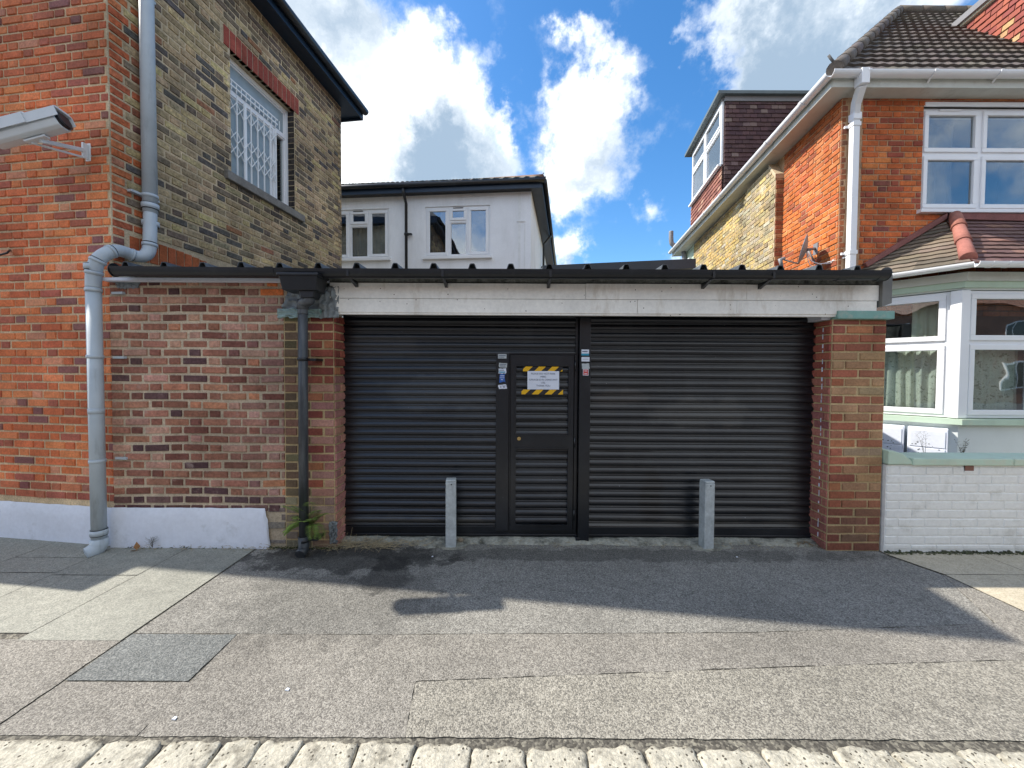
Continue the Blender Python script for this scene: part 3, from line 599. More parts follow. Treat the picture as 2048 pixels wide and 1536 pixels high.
# soil pipe with swan neck
m = M()
def wp(px, py, F, out): u, z = F.uz(px, py, out); return F.P(u, z, out)
top_ = RS.P(.255, 6.05, .075); low = RS.P(.255, 2.86, .075)
ground = RF.P(-.185, .12, .10)
q = [top_, low]
A0 = RS.P(.255, 2.80, .08)
path = [RS.P(.255, 3.0, .075), at(300, 478, 3.54), at(299, 503, 3.53), at(287, 514, 3.49), at(268, 512, 3.44), at(250, 504, 3.38), at(232, 500, 3.30), at(212, 506, 3.24), at(194, 521, 3.20), at(187, 545, 3.20), at(187, 575, 3.20)]
def smooth(p, it=2):
    for _ in range(it):
        n = [p[0]]
        for a, b in zip(p, p[1:]): n += [a.lerp(b, .25), a.lerp(b, .75)]
        n.append(p[-1]); p = n
    return p
foot = path[-1].copy(); foot.z = .10
m.tube([top_, RS.P(.255, 2.98, .075)], .055, 18); m.tube(smooth(path), .050, 18); m.tube([path[-1], foot], .049, 18)
out_ = RF.n
m.tube([foot + Vector((0, 0, .02)), foot + Vector((0, 0, -.03)), foot + out_ * .015 + Vector((-.01, 0, -.065)), foot + out_ * .05 + Vector((-.02, 0, -.085)), foot + out_ * .07 + Vector((-.03, 0, -.09))], [.056, .060, .062, .060, .057], 18)
pipe = obj('soil_pipe', m, GPI, B, 'grey painted pipe with a swan neck')
pp = smooth(path); nn_ = len(pp)
for p, r_ in ((RS.P(.255, 3.02, .075), .064), (RS.P(.255, 2.86, .075), .064), (Vector((path[-1].x, path[-1].y, 2.36)), .056), (Vector((path[-1].x, path[-1].y, 1.17)), .0515), (Vector((path[-1].x, path[-1].y, .15)), .057)):
    m = M(); m.tube([p, p + Vector((0, 0, .045))], r_, 18); m.tube([p - Vector((0, 0, .006)), p], r_ - .003, 18, mi=1); m.tube([p + Vector((0, 0, .045)), p + Vector((0, 0, .05))], r_ - .003, 18, mi=1); obj('pipe_collar', m, [GPI, BLP], pipe)
for t in (.18, .42, .62, .76, .86):
    i = int(nn_ * t); m = M(); m.tube([pp[i], pp[i + 1]], .056, 18); m.tube([pp[i - 1].lerp(pp[i], .8), pp[i]], .0535, 18, mi=1); obj('pipe_collar', m, [GPI, BLP], pipe)
for z in (4.95, 3.12):
    m = M(); c = RS.P(.255, z, .075); m.tube([c, c + Vector((0, 0, .028))], .061, 18); m.fb(RS, .12, .36, z + .004, z + .024, 0, .05); obj('pipe_bracket', m, GPI, pipe)
for z in (2.18, 1.63, .76):
    m = M(); c = Vector((path[-1].x, path[-1].y, z)); m.tube([c, c + Vector((0, 0, .028))], .054, 18); u = (c - RF.o).dot(RF.u); m.fb(RF, u + .02, u + .13, z + .004, z + .024, .004, .03); obj('pipe_bracket', m, GPI, pipe)
m = M(); a, b = wp(-20, 515, RF, .14), wp(14, 506, RF, .09); m.tube([a, b, wp(20, 500, RF, .0)], .008, 8); obj('wire', m, BLP, B)

# ------------------------------------------------------------------ CCTV camera on the red wall
Cc = empty('security_camera', wp(178, 305, RF, .0), 'grey security camera on a wall arm on the red brick wall', 'security camera')
def cyl_hood(m, a, b, w, h, col=(1, 1, 1)):
    pass
pa = at(128, 238, 3.06); pb = at(-75, 292, 2.94); d = (pb - pa).normalized(); sd_ = d.cross(Vector((0, 0, 1))).normalized(); up_ = sd_.cross(d).normalized()
def shell(a, b, prof, mm):   # prof: points (side, up), extruded a->b
    n = len(prof); A = [a + sd_ * s_ + up_ * t for s_, t in prof]; Bq = [b + sd_ * s_ + up_ * t for s_, t in prof]
    mm.raw(A + Bq, [tuple(range(n)), tuple(reversed(range(n, 2 * n)))] + [(j, j + n, (j + 1) % n + n, (j + 1) % n) for j in range(n)])
oct_ = [(k_ * .86, j_ * .86) for k_, j_ in [(-.075, -.03), (-.06, -.075), (-.03, -.088), (.03, -.088), (.06, -.075), (.075, -.03), (.075, .05), (-.075, .05)]]
m = M(); shell(pa + d * .02, pa + d * .50, oct_, m); obj('housing', m, CAMG, Cc, bevel=.008)
m = M(); hood = [(-.088, -.02), (-.088, .060), (-.06, .078), (.06, .078), (.088, .060), (.088, -.02), (.084, -.02), (.082, .056), (-.082, .056), (-.084, -.02)]; hood = [(k_ * .88, j_ * .88) for k_, j_ in hood]
shell(pa - d * .015, pa + d * .30, hood, m); hood2 = [(s_ * 1.1, t * 1.1 + .002) for s_, t in hood]; shell(pa + d * .20, pa + d * .50, hood2, m); obj('sun_hood', m, CAMG, Cc)
m = M(); shell(pa + d * .0, pa + d * .02, [(s_ * .9, t * .9) for s_, t in oct_], m); m.tube([pa - d * .006 - up_ * .015, pa + d * .03 - up_ * .015], .05, 16); obj('lens', m, BLP, Cc)
m = M(); k = wp(178, 305, RF, 0); j = pa + d * .22 - up_ * .105; m.beam(j, k + RF.n * .03, .028, .03); m.beam(j + d * .06, k + RF.n * .03 + Vector((0, 0, -.06)), .012, .016); m.beam(j - d * .06 + up_ * .012, j + d * .09 + up_ * .012, .05, .014); obj('arm', m, CAMG, Cc, bevel=.004)
m = M(); u, z = RF.uz(178, 305, 0); m.fb(RF, u - .02, u + .03, z - .08, z + .07, 0, .012); m.fb(RF, u - .006, u + .012, z - .07, z + .06, .012, .05); obj('wall_plate', m, CAMG, Cc, bevel=.003)

# ------------------------------------------------------------------ garage
GX0, GX1 = -3.44, 3.19
G = empty('garage', (0, 3.3, 0), 'low brick garage with twin black roller shutters, white board fascia and sheet roof', 'garage')
GF = Fr(0, 3.32, 1, 0)      # infill wall plane
PF = Fr(0, 3.30, 1, 0)      # pillar faces
SHY = 3.50
IL0, IL1 = -3.465, -1.955
def pal_inf(u, z, r):
    c = pick(INF, r)
    t = (u + 2.55) / .6
    if t > 0 and r.random() < .75: c = mixc(c, (.33, .22, .19), min(.6, .5 * t * r.uniform(.5, 1.2)))
    if z < .48: c = mixc(c, (.06, .035, .04), .75)
    if z > 2.14 and u > -2.15: c = pick([(1, (.48, .14, .05)), (1, (.40, .2, .15))], r)
    return c
m = M(); bricks(m, GF, IL0, IL1, .30, 2.30, pal_inf, seed=12, prot=.005, wob=.013, mo=.019, dep=.009, edge=.004); backing(m, GF, IL0 + .01, IL1 + .02, 0, 2.30, th=.2); obj('infill_wall', m, [BRw, MOi], G, 'maroon patched brick wall with thick pale mortar', col=True)
obj('plinth', plinth(GF, -3.46, -2.09, lambda u: .345 if u < -2.13 else max(.02, .345 - (u + 2.13) * 9 + .05 * sin(u * 160)), out=.03, seed=8, step=.012), WPL, G, 'white painted plinth')
m = M(); bricks(m, GF, -2.13, IL1, .02, .36, lambda u, z, r: pick([(1, (.25, .20, .17)), (1, (.12, .09, .08)), (1, (.30, .27, .22))], r), seed=5, bond='s', gain=.85, prot=.012, mo=.02, wob=.01); obj('exposed_brick', m, [BRw, MOs], G, 'crumbled bare brick at the end of the plinth', col=True)
# pillars
def pal_lp(u, z, r):
    if u < -1.80: c = pick([(3, (.13, .085, .055)), (2, (.10, .08, .045)), (1, (.19, .10, .07)), (1, (.16, .14, .075))], r)
    else: c = pick(PIL[:3], r)
    if u > -1.7 and z < 1.4: c = mixc(c, (.42, .30, .27), r.uniform(.1, .4))
    if z < .42: c = mixc(c, (.25, .22, .16), .5)
    return c
LP0, LP1 = -1.955, -1.525
m = M(); bricks(m, PF, LP0, LP1, .0, 2.02, pal_lp, gain=1.2, seed=21, bond='s', prot=.004, wob=.004, mo=.013, shift=.0); backing(m, PF, LP0, LP1 - .004, 0, 2.02, th=.25)
SFL = Fr(LP1, 3.30, 0, 1); bricks(m, SFL, .0, .22, .0, 2.02, lambda u, z, r: mixc(pick(PIL[:3], r), (.42, .32, .30), .25 if z < 1.5 else 0), seed=22, bond='s', mo=.013, shift=.11)
obj('pillar', m, [BR, MOp], G, 'left brick pillar behind the black downpipe', col=True)
RP0, RP1 = 2.735, 3.195
def pal_rp(u, z, r):
    c = pick([(3, (.23, .08, .045)), (2, (.18, .062, .04)), (1, (.27, .11, .055))], r)
    if u > 2.9 or r.random() < .2:
        if z < 1.75: c = pick([(3, (.25, .15, .08)), (2, (.21, .115, .065)), (1, (.23, .17, .10)), (2, (.21, .085, .05))], r)
    if z < .40: c = mixc(c, (.10, .04, .03), .6)
    return c
m = M(); bricks(m, PF, RP0, RP1, .0, 2.00, pal_rp, seed=31, bond='s', prot=.004, wob=.004, mo=.013, L=.23); backing(m, PF, RP0 + .004, RP1, 0, 2.00, th=.25)
SFR = Fr(RP0, 3.30 + .25, 0, -1); bricks(m, SFR, .03, .25, .0, 2.0, lambda u, z, r: mixc(pick(PIL[:2], r), (.4, .3, .28), .12 if z < 1.5 else 0), seed=32, bond='s', mo=.013, shift=.05)
obj('pillar', m, [BR, MOp], G, 'right brick pillar with green coping', col=True)
m = M()
r = random.Random(3)
for i in range(26):   # white paint drips down the inner corner of the right pillar
    z = 1.95 - i * .073 + r.uniform(-.02, .02); SFR_u = .17
    m.fb(SFR, SFR_u - .004 + r.uniform(-.003, .002), SFR_u + r.uniform(.002, .007), z - r.uniform(.02, .05), z, .0105, .0125)
obj('paint_drip', m, WPL, G, kind='stuff')
m = M(); m.fb(PF, RP0 + .01, RP1 + .03, 2.00, 2.068, -.22, .045); obj('pillar_coping', m, COPG, G, 'green painted pillar top', bevel=.006)
m = M(); m.fb(PF, RP0 - .07, RP0 + .01, 2.0, 2.065, -.2, -.03); obj('lintel_end', m, WPL, G)
m = M(); m.fb(PF, LP0 - .03, -1.62, 2.0, 2.055, -.1, .035); obj('pillar_coping', m, COPG, G, 'flaking green pillar top', bevel=.006)
# crumpled flashing over the left pillar
def sheet(m, F, u0, u1, z0, z1, o, amp, seed, n=22, skew=0):
    vs = []
    for j in range(n + 1):
        for i in range(n + 1):
            s, t = i / n, j / n; e = .018 * mnoise.noise(Vector((s * 7, t * 7, seed + 5)))
            vs.append(F.P(u0 + (u1 - u0) * s + skew * (1 - t) * (s - .5) + e, z0 + (z1 - z0) * t + e, o + amp * mnoise.noise(Vector((s * 5, t * 6, seed))) + amp * .6 * abs(mnoise.noise(Vector((s * 11, t * 13, seed))))))
    w = n + 1; m.raw(vs, [(j * w + i, j * w + i + 1, (j + 1) * w + i + 1, (j + 1) * w + i) for j in range(n) for i in range(n)], sm=True)
m = M(); sheet(m, PF, -1.90, -1.60, 2.045, 2.24, .02, .03, 2, skew=.12); sheet(m, PF, -1.63, -1.47, 1.985, 2.25, .035, .035, 7)
f = obj('flashing', m, FELT, G, 'crumpled grey felt flashing'); f.modifiers.new('thickness', 'SOLIDIFY').thickness = .004
m = M(); sheet(m, PF, -1.98, -1.62, 1.985, 2.06, .045, .018, 4); f = obj('flashing', m, mat('flaking green felt', (.26, .36, .34), var=.25, vscale=14, stain=(.13, .15, .15), sscale=12), G, 'flaking green flashing over the pillar'); f.modifiers.new('thickness', 'SOLIDIFY').thickness = .004
m = M(); sheet(m, PF, -1.565, -1.50, .05, .24, .02, .03, 12); f = obj('flashing', m, FELT, G, 'grey felt patch at the pillar foot'); f.modifiers.new('thickness', 'SOLIDIFY').thickness = .004
m = M(); sheet(m, GF, -3.40, -3.18, 2.235, 2.29, .012, .008, 14, skew=-.05); f = obj('flashing', m, FELT, G); f.modifiers.new('thickness', 'SOLIDIFY').thickness = .003
# roller shutters
PZ0, PZ1, PITC = .035, 2.06, .0727
def slats(m, x0, x1, z0, z1, y, holes=(), pitch=PITC, depth=.020, ph=0, dy=0.0):
    prof = [(0.0, 0.010), (.05, .000), (.10, .006), (.16, .001), (.20, .010), (.28, .0138), (.40, .0152), (.52, .0148), (.66, .0118), (.80, .0068), (.90, .0025), (.95, .0095)]
    pts = []; k = int(math.floor(z0 / pitch)) - 1
    while k * pitch < z1 + pitch:
        for t, o in prof:
            z = k * pitch + t * pitch + ph
            if z0 <= z <= z1: pts.append((z, o * depth / .0152))
        k += 1
    nx = max(2, int((x1 - x0) / .1)); b = len(m.v)
    for z, o in pts:
        for i in range(nx + 1):
            X = x0 + (x1 - x0) * i / nx; kk = int((z - ph) / pitch)
            m.v.append((X, y - o - .006 * mnoise.noise(Vector((X * 1.1, kk * .22, 2.2))) - .0015 * mnoise.noise(Vector((X * 3.5, kk * 7.3, 6))), z + .004 * mnoise.noise(Vector((X * .7, kk * 1.7, 9)))))
    for j in range(len(pts) - 1):
        for i in range(nx):
            a = b + j * (nx + 1) + i; m.f.append((a, a + 1, a + nx + 2, a + nx + 1)); m.c.append((1, 1, 1)); m.mi.append(0); m.sm.append(True)
SX0, SX1, MX0, MX1, SX2, SX3 = -1.53, .60, .600, .700, .70, 2.80
DX0, DX1, DZ0, DZ1 = -.145, .585, .09, 1.70     # wicket door incl. left panel
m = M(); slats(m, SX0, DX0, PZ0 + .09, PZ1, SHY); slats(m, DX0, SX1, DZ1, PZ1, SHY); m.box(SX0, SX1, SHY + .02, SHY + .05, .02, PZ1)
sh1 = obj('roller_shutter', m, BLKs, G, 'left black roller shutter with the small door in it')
m = M(); m.box(SX0, SX1, SHY - .02, SHY + .03, .03, PZ0 + .09); m.box(SX0 + .01, SX1, SHY - .032, SHY - .02, .045, .06); obj('bottom_rail', m, BLK, sh1, bevel=.004)
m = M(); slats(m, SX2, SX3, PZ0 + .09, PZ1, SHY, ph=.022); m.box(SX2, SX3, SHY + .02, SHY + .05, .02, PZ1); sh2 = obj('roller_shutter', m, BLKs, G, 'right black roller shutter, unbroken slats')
m = M(); m.box(SX2, SX3, SHY - .02, SHY + .03, .03, PZ0 + .09); m.box(SX2, SX3 - .02, SHY - .032, SHY - .02, .045, .06); obj('bottom_rail', m, BLK, sh2, bevel=.004)
m = M(); m.box(MX0, MX1, SHY - .075, SHY + .04, .0, 2.035); m.box(MX0 - .03, MX0 - .004, SHY - .03, SHY + .02, .1, 2.03); m.box(MX0 - .09, MX1 + .11, SHY - .08, SHY + .02, 2.035, 2.062); m.box(MX0 - .02, MX0 + .02, SHY - .078, SHY - .0, .0, .05)
post = obj('centre_post', m, BLK, G, bevel=.005)
# wicket door
m = M(); m.box(DX0, DX0 + .118, SHY - .035, SHY + .02, DZ0, DZ1); obj('side_panel', m, BLK, sh1, bevel=.004)
wd = M(); a, b = DX0 + .135, DX1 - .03; y = SHY - .03; fw = .038
for x0, x1, z0, z1 in ((a, b, DZ1 - .095, DZ1 - .01), (a, b, DZ0 + .01, DZ0 + .055), (a, a + fw, DZ0 + .055, DZ1 - .095), (b - fw, b, DZ0 + .055, DZ1 - .095), (a + fw, b - fw, .855, .965)): wd.box(x0, x1, y - .015, y + .03, z0, z1)
for z0, z1 in ((DZ0 + .055, .855), (.965, DZ1 - .095)):
    for x0, x1, q0, q1 in ((a + fw, b - fw, z0, z0 + .012), (a + fw, b - fw, z1 - .012, z1), (a + fw, a + fw + .01, z0 + .012, z1 - .012), (b - fw - .01, b - fw, z0 + .012, z1 - .012)): wd.box(x0, x1, y - .021, y + .02, q0, q1)
slats(wd, a + fw, b - fw, DZ0 + .06, .86, SHY - .014); slats(wd, a + fw, b - fw, .96, DZ1 - .09, SHY - .014)
door = obj('wicket_door', wd, BLK, sh1, 'small black door set in the shutter', bevel=.0)
m = M()
for x0, x1, z0, z1 in ((DX1 - .022, DX1 - .004, DZ0, DZ1), (DX0 + .122, DX0 + .130, DZ0, DZ1), (DX0 + .12, DX1 - .004, DZ1 - .004, DZ1 + .012)): m.box(x0, x1, SHY - .04, SHY + .01, z0, z1)
obj('door_frame', m, BLK, sh1)
m = M(); c = at(1038, 877, SHY - .05); m.tube([c, c + Vector((0, -.012, 0))], .016, 20); m.tube([c + Vector((0, -.012, 0)), c + Vector((0, -.02, 0))], [.011, .009], 16)
m.box(c.x - .0015, c.x + .0015, c.y - .0215, c.y - .019, c.z - .006, c.z + .006, mi=1); obj('door_lock', m, [BRASS, DARK], sh1)
for z in (1.55, .86, .2): m = M(); m.tube([(DX1 - .018, SHY - .05, z), (DX1 - .018, SHY - .05, z + .09)], .008, 10); obj('hinge', m, BLK, sh1)
# fascia boards
YF = 3.27
m = M(); xs = [(-1.545, .62, 2.155, 2.285, .0), (.62, 1.98, 2.155, 2.287, .002), (1.98, 3.10, 2.155, 2.286, .001), (-1.50, 1.06, 2.035, 2.152, .0), (1.06, 1.90, 2.035, 2.152, .003), (1.90, 3.085, 2.037, 2.152, .001)]
for a, b, c, d, o in xs: m.box(a, b - .002, YF - o, YF + .03, c, d)
fas = obj('fascia', m, WOOD, G, 'weathered white painted boards', bevel=.003)
m = M(); m.box(-1.52, 3.07, YF + .008, YF + .05, 2.02, 2.05); obj('fascia_batten', m, WOOD, G)
r = random.Random(9); m = M()
for i in range(60):
    x = r.choice([r.uniform(-1.4, 3.0), r.uniform(1.2, 3.05)]); z = r.uniform(2.05, 2.28); s_ = r.uniform(.002, .005); l = s_ * r.choice([1, 1, 3, 6])
    m.box(x, x + l, YF - .0045, YF - .0035, z, z + s_ * .8)

m = M(); m.prism([(3.10, YF - .03, 2.10), (3.18, YF - .03, 2.13), (3.18, YF - .03, 2.37), (3.10, YF - .03, 2.37)], (0, .25, 0)); obj('roof_end_trim', m, mat('grey end trim', (.16, .16, .15), var=.2), G)
m = M(); m.box(IL0 + .02, -1.56, 3.24, 3.30, 2.285, 2.31); obj('eaves_strip', m, WPL, G)
# roof sheet
m = M(); rp = .315; ph = -1.905; xs = []; x = -3.44
k = int((-3.5 - ph) / rp) - 1; prof = [(-3.24, 0)]
while ph + k * rp < 3.3:
    c = ph + k * rp
    for dx, h in ((-.036, 0), (-.022, .042), (-.014, .05), (.014, .05), (.022, .042), (.036, 0)):
        if -3.24 < c + dx < 3.10: prof.append((c + dx, h))
    k += 1
prof.append((3.11, 0)); n = len(prof)
def rz(y): return 2.372 + .03 * (y - 3.17)
vs = []
for y in (3.165, 3.4, 3.8, 4.4, 5.0, 6.4):
    for x, h in prof:
        xx = max(x, -3.44 + .145 * max(0, y - 3.34) + .0) if x < -2 else x; j = (.004 * mnoise.noise(Vector((x * 3, y, 3))) + (.006 * mnoise.noise(Vector((x * 2.1, 4, 3))) if y < 3.2 else 0))
        vs.append((xx, y + (.008 * mnoise.noise(Vector((x * 1.5, 0, 1))) if y < 3.2 else 0), rz(y) + h + j))
m.raw(vs, [(j * n + i, j * n + i + 1, (j + 1) * n + i + 1, (j + 1) * n + i) for j in range(5) for i in range(n - 1)])
rf = obj('roof', m, ROOFM, G, 'dark ribbed metal sheet roof'); rf.modifiers.new('thickness', 'SOLIDIFY').thickness = .006
m = M(); m.box(-3.40, 3.2, 3.30, 3.36, 2.30, 2.355); m.box(3.15, 3.195, 3.55, 6.4, 0, 2.35); m.box(-2.9, 3.195, 6.35, 6.4, 0, 2.40); obj('back_wall', m, CONC, G)
# ragged felt edge below the sheet
m = M()
for i in range(130):
    x = -3.24 + 6.3 * i / 130; h = .012 + .014 * abs(mnoise.noise(Vector((i * .31, 2, 2)))); m.box(x, x + .052, 3.155 + .006 * mnoise.noise(Vector((i * .2, 1, 1))), 3.2, 2.358 - h, 2.372)
obj('roof_edge_felt', m, BLP, G)
# gutter: half round in two lengths, brackets, hopper, downpipe
def gutter(m, pts, r, deep=1.1, n=10):
    for a, b in zip(pts, pts[1:]):
        a = Vector(a); b = Vector(b); t = (b - a).normalized(); s_ = t.cross(Vector((0, 0, 1))).normalized()
        pr = [(cos(pi + pi * i / n) * r, sin(pi + pi * i / n) * r * deep) for i in range(n + 1)]; pr2 = [(x * .9, y * .9) for x, y in reversed(pr)]
        P_ = pr + pr2; k = len(P_); A = [a + s_ * x + Vector((0, 0, z)) for x, z in P_]; Bq = [b + s_ * x + Vector((0, 0, z)) for x, z in P_]
        m.raw(A + Bq, [(j, (j + 1) % k, (j + 1) % k + k, j + k) for j in range(k)] + [tuple(range(k)), tuple(reversed(range(k, 2 * k)))], sm=False)
GY = 3.14; gz = 2.365
m = M(); gutter(m, [(-3.23, GY, gz), (-1.72, GY, gz - .008)], .052, 1.35); gutter(m, [(-1.74, GY - .004, gz - .012), (3.02, GY - .004, gz - .003)], .053, 1.3)
for x in (-3.23, 3.02): m.tube([(x, GY, gz - .02), (x + .006, GY, gz - .02)], .055, 16)
gut = obj('gutter', m, BLP, G, 'black plastic gutter along the roof edge')
for x in (-1.98, 2.62, 2.94):
    m = M(); gutter(m, [(x, GY, gz), (x + .07, GY, gz)], .058, 1.35); obj('gutter_joint', m, BLP, gut)
for px in (706, 889, 1097, 1412, 1528):
    x = (px - 1024) / FPX * 3.18; m = M(); z = gz - .075
    m.prism([(x - .012, GY - .02, z), (x - .012, GY + .13, z), (x - .012, GY + .13, z - .045)], (.024, 0, 0)); m.box(x - .009, x + .009, GY - .058, GY - .053, gz - .07, gz - .02); obj('gutter_bracket', m, BLP, gut)
hx = -1.69
m = M(); zt, zb = 2.305, 2.175; a, b = .155, .13
T = [(hx - a, 3.04, zt), (hx + a, 3.04, zt), (hx + a, 3.22, zt), (hx - a, 3.22, zt)]; Bo = [(hx - a * .86, 3.06, zb), (hx + a * .86, 3.06, zb), (hx + a * .86, 3.21, zb), (hx - a * .86, 3.21, zb)]
m.box8(Bo + T); m.box(hx - a - .008, hx + a + .008, 3.032, 3.225, zt - .02, zt + .002)
m.box8([(hx + .0, 3.08, 2.12), (hx + .10, 3.08, 2.12), (hx + .10, 3.19, 2.12), (hx, 3.19, 2.12), (hx - .02, 3.08, zb + .01), (hx + .11, 3.08, zb + .01), (hx + .11, 3.19, zb + .01), (hx - .02, 3.19, zb + .01)])
obj('hopper', m, BLP, G, 'black rainwater hopper under the gutter', bevel=.006)
m = M(); X = -1.72; Y = 3.17
m.tube(smooth([Vector((hx + .05, 3.13, 2.14)), Vector((hx + .05, 3.13, 2.10)), Vector((X + .02, 3.15, 2.10)), Vector((X, Y, 2.09)), Vector((X, Y, 2.0))]), .040, 16)
m.tube([(X, Y, 2.02), (X - .004, Y + .0, 1.2), (X - .008, Y, .12)], .037, 16); m.tube([(X, Y, 2.04), (X, Y, 2.12)], .044, 16)
m.tube([(X - .008, Y, .16), (X - .008, Y, .07), (X - .008, Y - .02, .045), (X - .01, Y - .06, .03)], [.043, .043, .042, .041], 16)
dp = obj('downpipe', m, mat('scuffed grey plastic', (.035, .04, .045), rough=.45, var=.3, vscale=6, stain=(.13, .14, .15), sscale=14, smin=.48, smax=.8, streak=.12), G, 'black downpipe on the left pillar')
for z in (1.62, .115): m = M(); m.tube([(X - .004, Y, z), (X - .004, Y, z + .025)], .043, 16); m.box(X + .03, X + .1, Y + .01, 3.30, z, z + .02); obj('pipe_bracket', m, BLP, dp)
# threshold strip
m = M(); nx, ny = 180, 10; vs = []
for j in range(ny + 1):
    for i in range(nx + 1):
        X = -1.62 + 4.36 * i / nx; t = j / ny; edge = 3.37 - .05 * mnoise.noise(Vector((X * 2.1, 3, 1))) - .03 * mnoise.noise(Vector((X * 7, 1, 1))) - (.05 if -.75 < X < -.40 else 0) - (.06 if 1.62 < X < 1.95 else 0)
        Y = edge + (3.56 - edge) * t; h = .032 * min(1, t * 2.6) + .010 * mnoise.noise(Vector((X * 6, Y * 9, 1))) + .006 * mnoise.noise(Vector((X * 24, Y * 24, 1))); vs.append((X, Y, max(h, -.01) - (.02 if j == 0 else 0)))
w = nx + 1; m.raw(vs, [(j * w + i, j * w + i + 1, (j + 1) * w + i + 1, (j + 1) * w + i) for j in range(ny) for i in range(nx)], sm=True); obj('threshold', m, CONC, G, 'broken concrete sill strip below the shutters')

# ------------------------------------------------------------------ notice, tapes, stickers (flat things stuck on)
def text(parent, body, x, y, z, size, material, name='lettering'):
    cu = bpy.data.curves.new('t', 'FONT'); cu.body = body; cu.size = size; cu.align_x = 'CENTER'; cu.align_y = 'CENTER'; cu.extrude = .0003; cu.space_line = 1.25; cu.resolution_u = 3
    t = bpy.data.objects.new('t', cu); COL.objects.link(t); t.rotation_euler = (pi/2, 0, 0); bpy.context.view_layer.update()
    me = bpy.data.meshes.new_from_object(t); me.transform(Matrix.Translation(Vector((x, y, z)) - top(parent).location) @ Matrix.Rotation(pi/2, 4, 'X')); me.materials.clear(); me.materials.append(material)
    COL.objects.unlink(t); o = bpy.data.objects.new(name, me); COL.objects.link(o); o.parent = parent; return o
YN = SHY - .058
def px_(px, py): return at(px, py, YN)
a = px_(1055, 742); b = px_(1118, 779)
m = M(); m.box(a.x, b.x, YN - .001, YN + .0015, b.z, a.z); nt_ = obj('paper_notice', m, PAPER, None, 'white paper notice with printed lettering taped to the small black door', 'notice')
text(nt_, 'PLEASE DO NOT PARK\nHERE.\nGARAGE IS IN CONSTANT\nUSE.\nTHANK YOU', (a.x + b.x) / 2, YN - .002, (a.z + b.z) / 2 + .004, .0215, INK)
def tape(x0, x1, z0, z1, label, sl=.045, phase=0, tear=0):
    m = M(); m.box(x0, x1, YN + .003, YN + .005, z0, z1, mi=0)
    h = z1 - z0; p = .118; x = x0 - .118 * 2 + phase
    while x < x1:
        q = [(x, z0), (x + .062, z0), (x + .062 + sl, z1), (x + sl, z1)]
        def clipx(poly, lim, sgn):
            out = []
            for i in range(len(poly)):
                A, Bq = poly[i], poly[(i + 1) % len(poly)]; ia, ib = sgn * (A[0] - lim) >= 0, sgn * (Bq[0] - lim) >= 0
                if ia: out.append(A)
                if ia != ib: t = (lim - A[0]) / (Bq[0] - A[0]); out.append((lim, A[1] + (Bq[1] - A[1]) * t))
            return out
        q = clipx(clipx(q, x0, 1), x1, -1) if q else q
        if len(q) > 2: m.q([(u, YN + .002, v) for u, v in q], mi=1)
        x += p
    obj('hazard_tape', m, [TBLK, YEL], None, label, 'tape', 'hazard tapes on the small door')
a = px_(1046, 733); b = px_(1125, 743); tape(a.x, b.x, b.z, a.z, 'yellow and black hazard tape strip above the paper notice', phase=.098)
a = px_(1043, 779); b = px_(1126, 789); tape(a.x, b.x, b.z, a.z, 'yellow and black hazard tape strip below the paper notice', phase=.09)
def sticker(px0, py0, px1, py1, Y, material, label, marks=(), rot=0, torn=0, seed=1):
    a = at(px0, py0, Y); b = at(px1, py1, Y); c = Vector(((a.x + b.x) / 2, Y, (a.z + b.z) / 2)); hw, hh = (b.x - a.x) / 2, (a.z - b.z) / 2; r = random.Random(seed)
    def T(u, v, dy): ca, sa = cos(rot), sin(rot); return (c.x + u * hw * ca - v * hh * sa, Y + dy, c.z + u * hw * sa + v * hh * ca)
    m = M(); pts = []
    for (u0, v0), (u1, v1) in zip([(-1, -1), (1, -1), (1, 1), (-1, 1)], [(1, -1), (1, 1), (-1, 1), (-1, -1)]):
        for k in range(4): t = k / 4; pts.append((u0 + (u1 - u0) * t + r.uniform(-torn, torn), v0 + (v1 - v0) * t + r.uniform(-torn, torn)))
    m.prism([T(u, v, 0) for u, v in pts], (0, .0012, 0)); o = obj('sticker', m, material, None, label, 'sticker', 'stickers on the black metalwork')
    for k, (u0, u1, v0, v1, mt) in enumerate(marks):
        q = M(); q.prism([T(u0, v0, -.0008 - .0002 * k), T(u1, v0, -.0008 - .0002 * k), T(u1, v1, -.0008 - .0002 * k), T(u0, v1, -.0008 - .0002 * k)], (0, .0004, 0)); obj('print', q, mt, o)
YP = SHY - .0375; YQ = SHY - .0775
sticker(996, 708, 1013, 717, YP, GRYP, 'small grey printed sticker topmost beside the small door', [(-.8, .8, .2, .5, INK), (-.8, .5, -.5, -.25, INK)], seed=1)
sticker(998, 726, 1014, 735, YP, GRYP, 'small grey sticker just above the torn blue ones beside the small door', [(-.8, .8, .2, .5, INK), (-.7, .6, -.5, -.2, INK)], rot=-.04, torn=.05, seed=2)
sticker(997, 737, 1012, 747, YP, PAPER, 'white sticker with a blue band beside the small door', [(-.9, .8, -.7, -.2, TEAL), (-.8, .5, .2, .45, INK)], torn=.12, seed=3)
sticker(999, 748, 1010, 764, YP, BLU, 'torn dark blue sticker beside the small door', [(-.7, .7, .45, .62, PAPER), (-.9, .8, .0, .1, PAPER), (-.5, .3, -.5, -.35, PAPER)], torn=.22, seed=4)
sticker(997, 769, 1013, 778, YP, PAPER, 'scrawled white sticker lowest beside the small door', [(-.5, -.36, -.5, .5, INK), (-.2, .35, .3, .45, INK), (.2, .34, -.5, .4, INK), (.5, .62, -.6, .5, INK), (.5, .85, .4, .5, INK)], rot=.08, torn=.1, seed=5)
